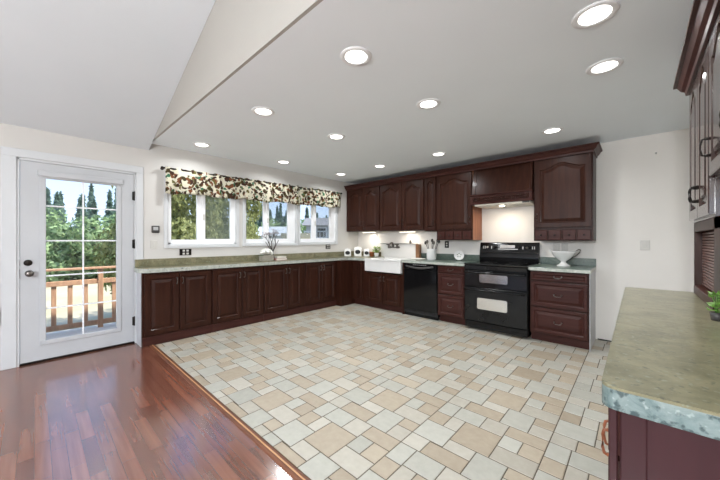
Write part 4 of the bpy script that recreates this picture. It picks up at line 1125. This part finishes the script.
# ------------------------------------------------------------------ recessed ceiling lights
LIGHTS = [(-0.165, 2.03, 'recessed ceiling light nearest the right-hand worktop, top right'), (-0.165, 2.68, 'recessed ceiling light second nearest the right-hand worktop'),
          (-1.35, 1.43, 'recessed ceiling light nearest the middle of the flat ceiling edge'), (-1.35, 2.36, 'recessed ceiling light in the middle of the kitchen ceiling'),
          (-2.56, 1.45, 'recessed ceiling light left of centre near the sloped soffit'), (-2.56, 2.38, 'recessed ceiling light left of centre, second row'),
          (-4.02, 1.43, 'recessed ceiling light above the first window'), (-3.985, 2.60, 'recessed ceiling light above the middle window'),
          (-3.95, 3.785, 'recessed ceiling light in the far corner beside the third window'), (-3.06, 3.80, 'recessed ceiling light in front of the wall cabinets above the sink'),
          (-2.03, 3.83, 'recessed ceiling light in front of the cabinet left of the hood'), (-0.68, 3.855, 'recessed ceiling light in front of the cabinet right of the hood')]
proto = None
for (x, y, lab) in LIGHTS:
    if proto is None:
        proto = t = thing('recessed_light', lab, 'ceiling light', (x, y, ZC), 0, 'recessed ceiling lights')
        bm = newbm(); lathe(bm, [(0.072, -0.004), (0.078, -0.008), (0.100, -0.006), (0.104, 0.0), (0.072, 0.0), (0.072, -0.004)], (0, 0, 0), 32, caps=False); obj('trim_ring', bm, M['vinyl'], t)
        bm = newbm(); lathe(bm, [(0.0, -0.0035), (0.073, -0.0035), (0.073, -0.001), (0, -0.001)], (0, 0, 0), 32); obj('lens', bm, M['lens'], t)
        lamp('lamp_light', 'AREA', (0, 0, -0.012), LAMP_W, (0.95, 0.98, 1.0), 0.13, t, spread=math.radians(155))
    else:
        c = copy_tree(proto); c.location = (x, y, ZC); c['label'] = lab
# unseen fill lamps added behind the camera to brighten ceiling and walls
for (x, y, pw) in ((-2.1, -2.8, 0.2), (-0.1, -2.3, 4.6)):
    t = thing('fill_lamp', 'added fill lamp with a round globe, unseen behind the camera', 'lamp', (x, y, 0), 0, 'added fill lamps behind the camera')
    bm = newbm(); lathe(bm, [(0, 0), (0.14, 0), (0.14, 0.015), (0.02, 0.03), (0, 0.03)], (0, 0, 0), 24); obj('base', bm, M['bronze'], t)
    bm = newbm(); tube(bm, [(0, 0, 0.02), (0, 0, 1.44)], 0.011, 10); obj('pole', bm, M['bronze'], t)
    bm = newbm(); ball(bm, (0, 0, 1.55), 0.13, u=20, v=12); obj('globe', bm, M['lens'], t)
    lamp('lamp_light', 'POINT', (0, 0, 1.70), FILL_W * pw, (0.93, 0.97, 1.0), 0.26, t)

# ------------------------------------------------------------------ outside
bm = newbm(); box(bm, -90, 40, -60, 90, -1.0, -0.9); struct('ground', bm, M['grass'])
bm = newbm(); box(bm, -6.15, XW - 0.14, -2.5, 2.2, -0.14, -0.08); struct('deck', bm, M['deck'])
t = thing('deck_railing', 'brown wooden deck railing seen through the glazed door', 'railing', (-6.0, 0, -0.08))
bm = newbm(); box(bm, -0.06, 0.06, -2.5, 2.2, 0.885, 0.915, 0.004); obj('cap_rail', bm, M['railwood'], t)
bm = newbm(); box(bm, -0.02, 0.02, -2.5, 2.2, 0.665, 0.735, 0.004); obj('top_rail', bm, M['railwood'], t)
bm = newbm(); box(bm, -0.02, 0.02, -2.5, 2.2, 0.045, 0.115, 0.004); obj('bottom_rail', bm, M['railwood'], t)
for y in (-2.4, -1.0, 2.1):
    bm = newbm(); box(bm, -0.045, 0.045, y - 0.045, y + 0.045, -0.8, 0.885, 0.004); obj('post', bm, M['railwood'], t)
bm = newbm(); box(bm, -0.03, 0.035, 0.655, 0.715, -0.05, 0.885, 0.004); obj('post', bm, M['railwood'], t)
for k in range(-8, 8):
    if k == 4: continue
    y = 0.02 + 0.166 * k
    bm = newbm(); box(bm, -0.035, -0.0, y - 0.026, y + 0.026, 0.06, 0.72, 0.003); obj('baluster', bm, M['railwood'], t)

def leaf_mesh(name, n, fn, size, seed, mt):
    r = random.Random(seed)
    V, F, S = [], [], []
    for k in range(n):
        c, out = fn(r)
        nrm = (out + Vector((r.gauss(0, .6), r.gauss(0, .6), r.gauss(0, .6) + 0.3))).normalized()
        a = nrm.orthogonal().normalized(); b = nrm.cross(a)
        th_ = r.uniform(0, 6.28); u = a * math.cos(th_) + b * math.sin(th_); v = nrm.cross(u)
        L_ = size * r.uniform(0.6, 1.4)
        i = len(V)
        V += [c - u * L_, c + v * L_ * 0.45, c + u * L_, c - v * L_ * 0.45]
        F.append((i, i + 1, i + 2, i + 3)); S.append(r.random())
    me = bpy.data.meshes.new(name)
    me.from_pydata([tuple(p) for p in V], [], F)
    at = me.attributes.new('shade', 'FLOAT', 'FACE'); at.data.foreach_set('value', S)
    me.materials.append(mt)
    return me
def f_round(blobs):
    def fn(r):
        bx, by, bz, br = r.choice(blobs)
        d_ = Vector((r.gauss(0, 1), r.gauss(0, 1), r.gauss(0, 1))).normalized()
        return Vector((bx, by, bz)) + d_ * br * r.uniform(0.6, 1.05), d_
    return fn
def f_cone(h, R, tiers):
    def fn(r):
        z = h * (0.06 + 0.94 * (1 - math.sqrt(r.random()))); rr = R * (1 - z / h) * (0.75 + 0.25 * math.sin(z / h * tiers * 6.28)); a = r.uniform(0, 6.28); q = rr * r.uniform(0.45, 1)
        return Vector((q * math.cos(a), q * math.sin(a), z - q * 0.12)), Vector((math.cos(a), math.sin(a), 0.3))
    return fn
rb = random.Random(5)
blobA = [(rb.uniform(-1.6, 1.6), rb.uniform(-1.6, 1.6), rb.uniform(0.8, 4.6), rb.uniform(0.7, 1.3)) for _ in range(16)]
blobB = [(rb.uniform(-1.5, 1.5), rb.uniform(-1.5, 1.5), rb.uniform(0.7, 3.6), rb.uniform(0.7, 1.2)) for _ in range(14)]
ME = {'olive': leaf_mesh('olive_crown', 20000, f_round(blobA), 0.085, 1, M['lv_olive']), 'green': leaf_mesh('green_crown', 9000, f_round(blobB), 0.15, 2, M['lv_green']),
      'fir': leaf_mesh('fir_crown', 4500, f_cone(9.0, 1.35, 9), 0.28, 3, M['lv_fir'])}
TR = {}
for k, hh in (('olive', 4.4), ('green', 3.2), ('fir', 8.2)):
    bm = newbm(); tube(bm, [(0, 0, 0), (0.05, 0.03, hh * 0.5), (0, 0, hh)], [0.16, 0.11, 0.03], 7); me_ = bpy.data.meshes.new(k + '_trunk'); bm.to_mesh(me_); bm.free(); me_.materials.append(M['bark']); TR[k] = me_
def tree(kind, x, y, sc_, label, rz, group, sz=None):
    nm = {'olive': 'leafy_tree', 'green': 'bushy_tree', 'fir': 'fir_tree'}[kind]
    t = thing(nm, label, 'tree', (x, y, -0.9), rz, group)
    t.scale = (sc_, sc_, sz or sc_)
    for n_, me_ in (('foliage', ME[kind]), ('trunk', TR[kind])):
        o_ = bpy.data.objects.new(n_, me_); COL.objects.link(o_); o_.parent = t
G1, G2, G3 = 'olive green trees close outside the windows', 'green bushy trees beyond the deck', 'dark conifers on the skyline'
tree('olive', -8.9, 2.55, 0.60, 'olive green tree filling the left pane of the first window', 0.3, G1, 0.9)
tree('olive', -12.0, 5.55, 0.50, 'olive green tree between the first and the middle window', 2.1, G1, 0.95)
for i, (x, y, s, d_) in enumerate(((-22, -2.6, 0.95, 'front row, at its left end'), (-30, -0.4, 1.1, 'back row, at its left end'), (-22, 2.3, 0.95, 'front row, in its middle'), (-30, 6.2, 1.1, 'back row, at its right end'), (-22, 7.2, 0.95, 'front row, at its right end'))):
    tree('green', x, y, s, 'rounded green tree beyond the field behind the deck railing, ' + d_, 1.3 * i, G2)
tree('green', -24, 21.5, 0.75, 'rounded green tree at the left of the third window', 0.4, G1, 0.95)
for (x, y, d_) in ((-36, 20.0, 'left end of its row'), (-35, 25.6, 'second of its row from the left'), (-36, 31.2, 'third of its row from the left'), (-35, 36.8, 'right end of its row')):
    tree('green', x, y, 1.12, 'rounded green tree far across the field, ' + d_, y, 'green trees across the field', 1.25)
rf2 = random.Random(8)
for r_, (xr, n_, dy0) in enumerate(((-44, 15, 0.0), (-48.5, 16, 1.4), (-53, 17, 0.6), (-57.5, 18, 2.0))):
    for i in range(n_):
        y = -2.5 + dy0 + i * 3.0 + rf2.uniform(-0.12, 0.12)
        tree('fir', xr + rf2.uniform(-0.8, 0.8), y, 1.0, 'tall dark conifer on the skyline behind the field', rf2.uniform(0, 6), G3, 0.80 * rf2.uniform(0.85, 1.15) * (1 + 0.1 * r_))
# neighbour buildings
t = thing('house', 'low white outbuilding seen through the middle window', 'house', (-30.0, 19.0, -0.9), 0.6)
bm = newbm(); box(bm, -2.2, 2.2, -0.9, 0.9, 0, 2.7); obj('wall', bm, M['house_white'], t)
bm = newbm(); prism(bm, [(-1.2, 2.65), (1.2, 2.65), (0, 3.7)], -2.4, 2.4, 'X'); obj('roof', bm, M['house_white'], t)
t = thing('shed', 'low cream shed at the foot of the trees, left pane of the third window', 'shed', (-17.5, 12.6, -0.9), 0.75)
bm = newbm(); box(bm, -0.9, 0.9, -0.7, 0.7, 0, 2.35); obj('wall', bm, M['shed'], t)
bm = newbm(); prism(bm, [(-0.85, 2.3), (0.85, 2.3), (0.85, 2.42), (-0.85, 2.62)], -1.0, 1.0, 'X'); obj('roof', bm, M['shed'], t)
t = thing('house', 'grey neighbouring house with a railed porch seen through the third window', 'house', (-18.0, 17.6, -0.9), 0.75)
bm = newbm(); box(bm, -2.9, 2.2, -1.5, 1.5, 0, 3.35); obj('wall', bm, M['house_grey'], t)
bm = newbm(); prism(bm, [(-1.9, 3.3), (1.9, 3.3), (0, 4.0)], -3.2, 2.5, 'X'); obj('roof', bm, M['roofing'], t)
for x in (-1.7, -0.2, 1.2):
    bm = newbm(); box(bm, x - 0.4, x + 0.4, -1.53, -1.49, 2.3, 3.15); f_ = obj('window', bm, M['vinyl'], t)
    bm = newbm(); box(bm, x - 0.33, x + 0.33, -1.54, -1.525, 2.37, 3.08); obj('pane', bm, M['dark'], f_)
bm = newbm(); box(bm, -2.9, 2.2, -2.6, -1.5, 1.95, 2.1); box(bm, -2.9, 2.2, -2.6, -2.5, 0, 2.0); p_ = obj('porch', bm, M['house_white'], t)
for k in range(18):
    x = -2.85 + k * 0.29
    bm = newbm(); box(bm, x - 0.04, x + 0.04, -2.6, -2.54, 2.1, 2.75); obj('picket', bm, M['house_white'], p_)
bm = newbm(); box(bm, -2.9, 2.2, -2.62, -2.52, 2.75, 2.85); obj('hand_rail', bm, M['house_white'], p_)
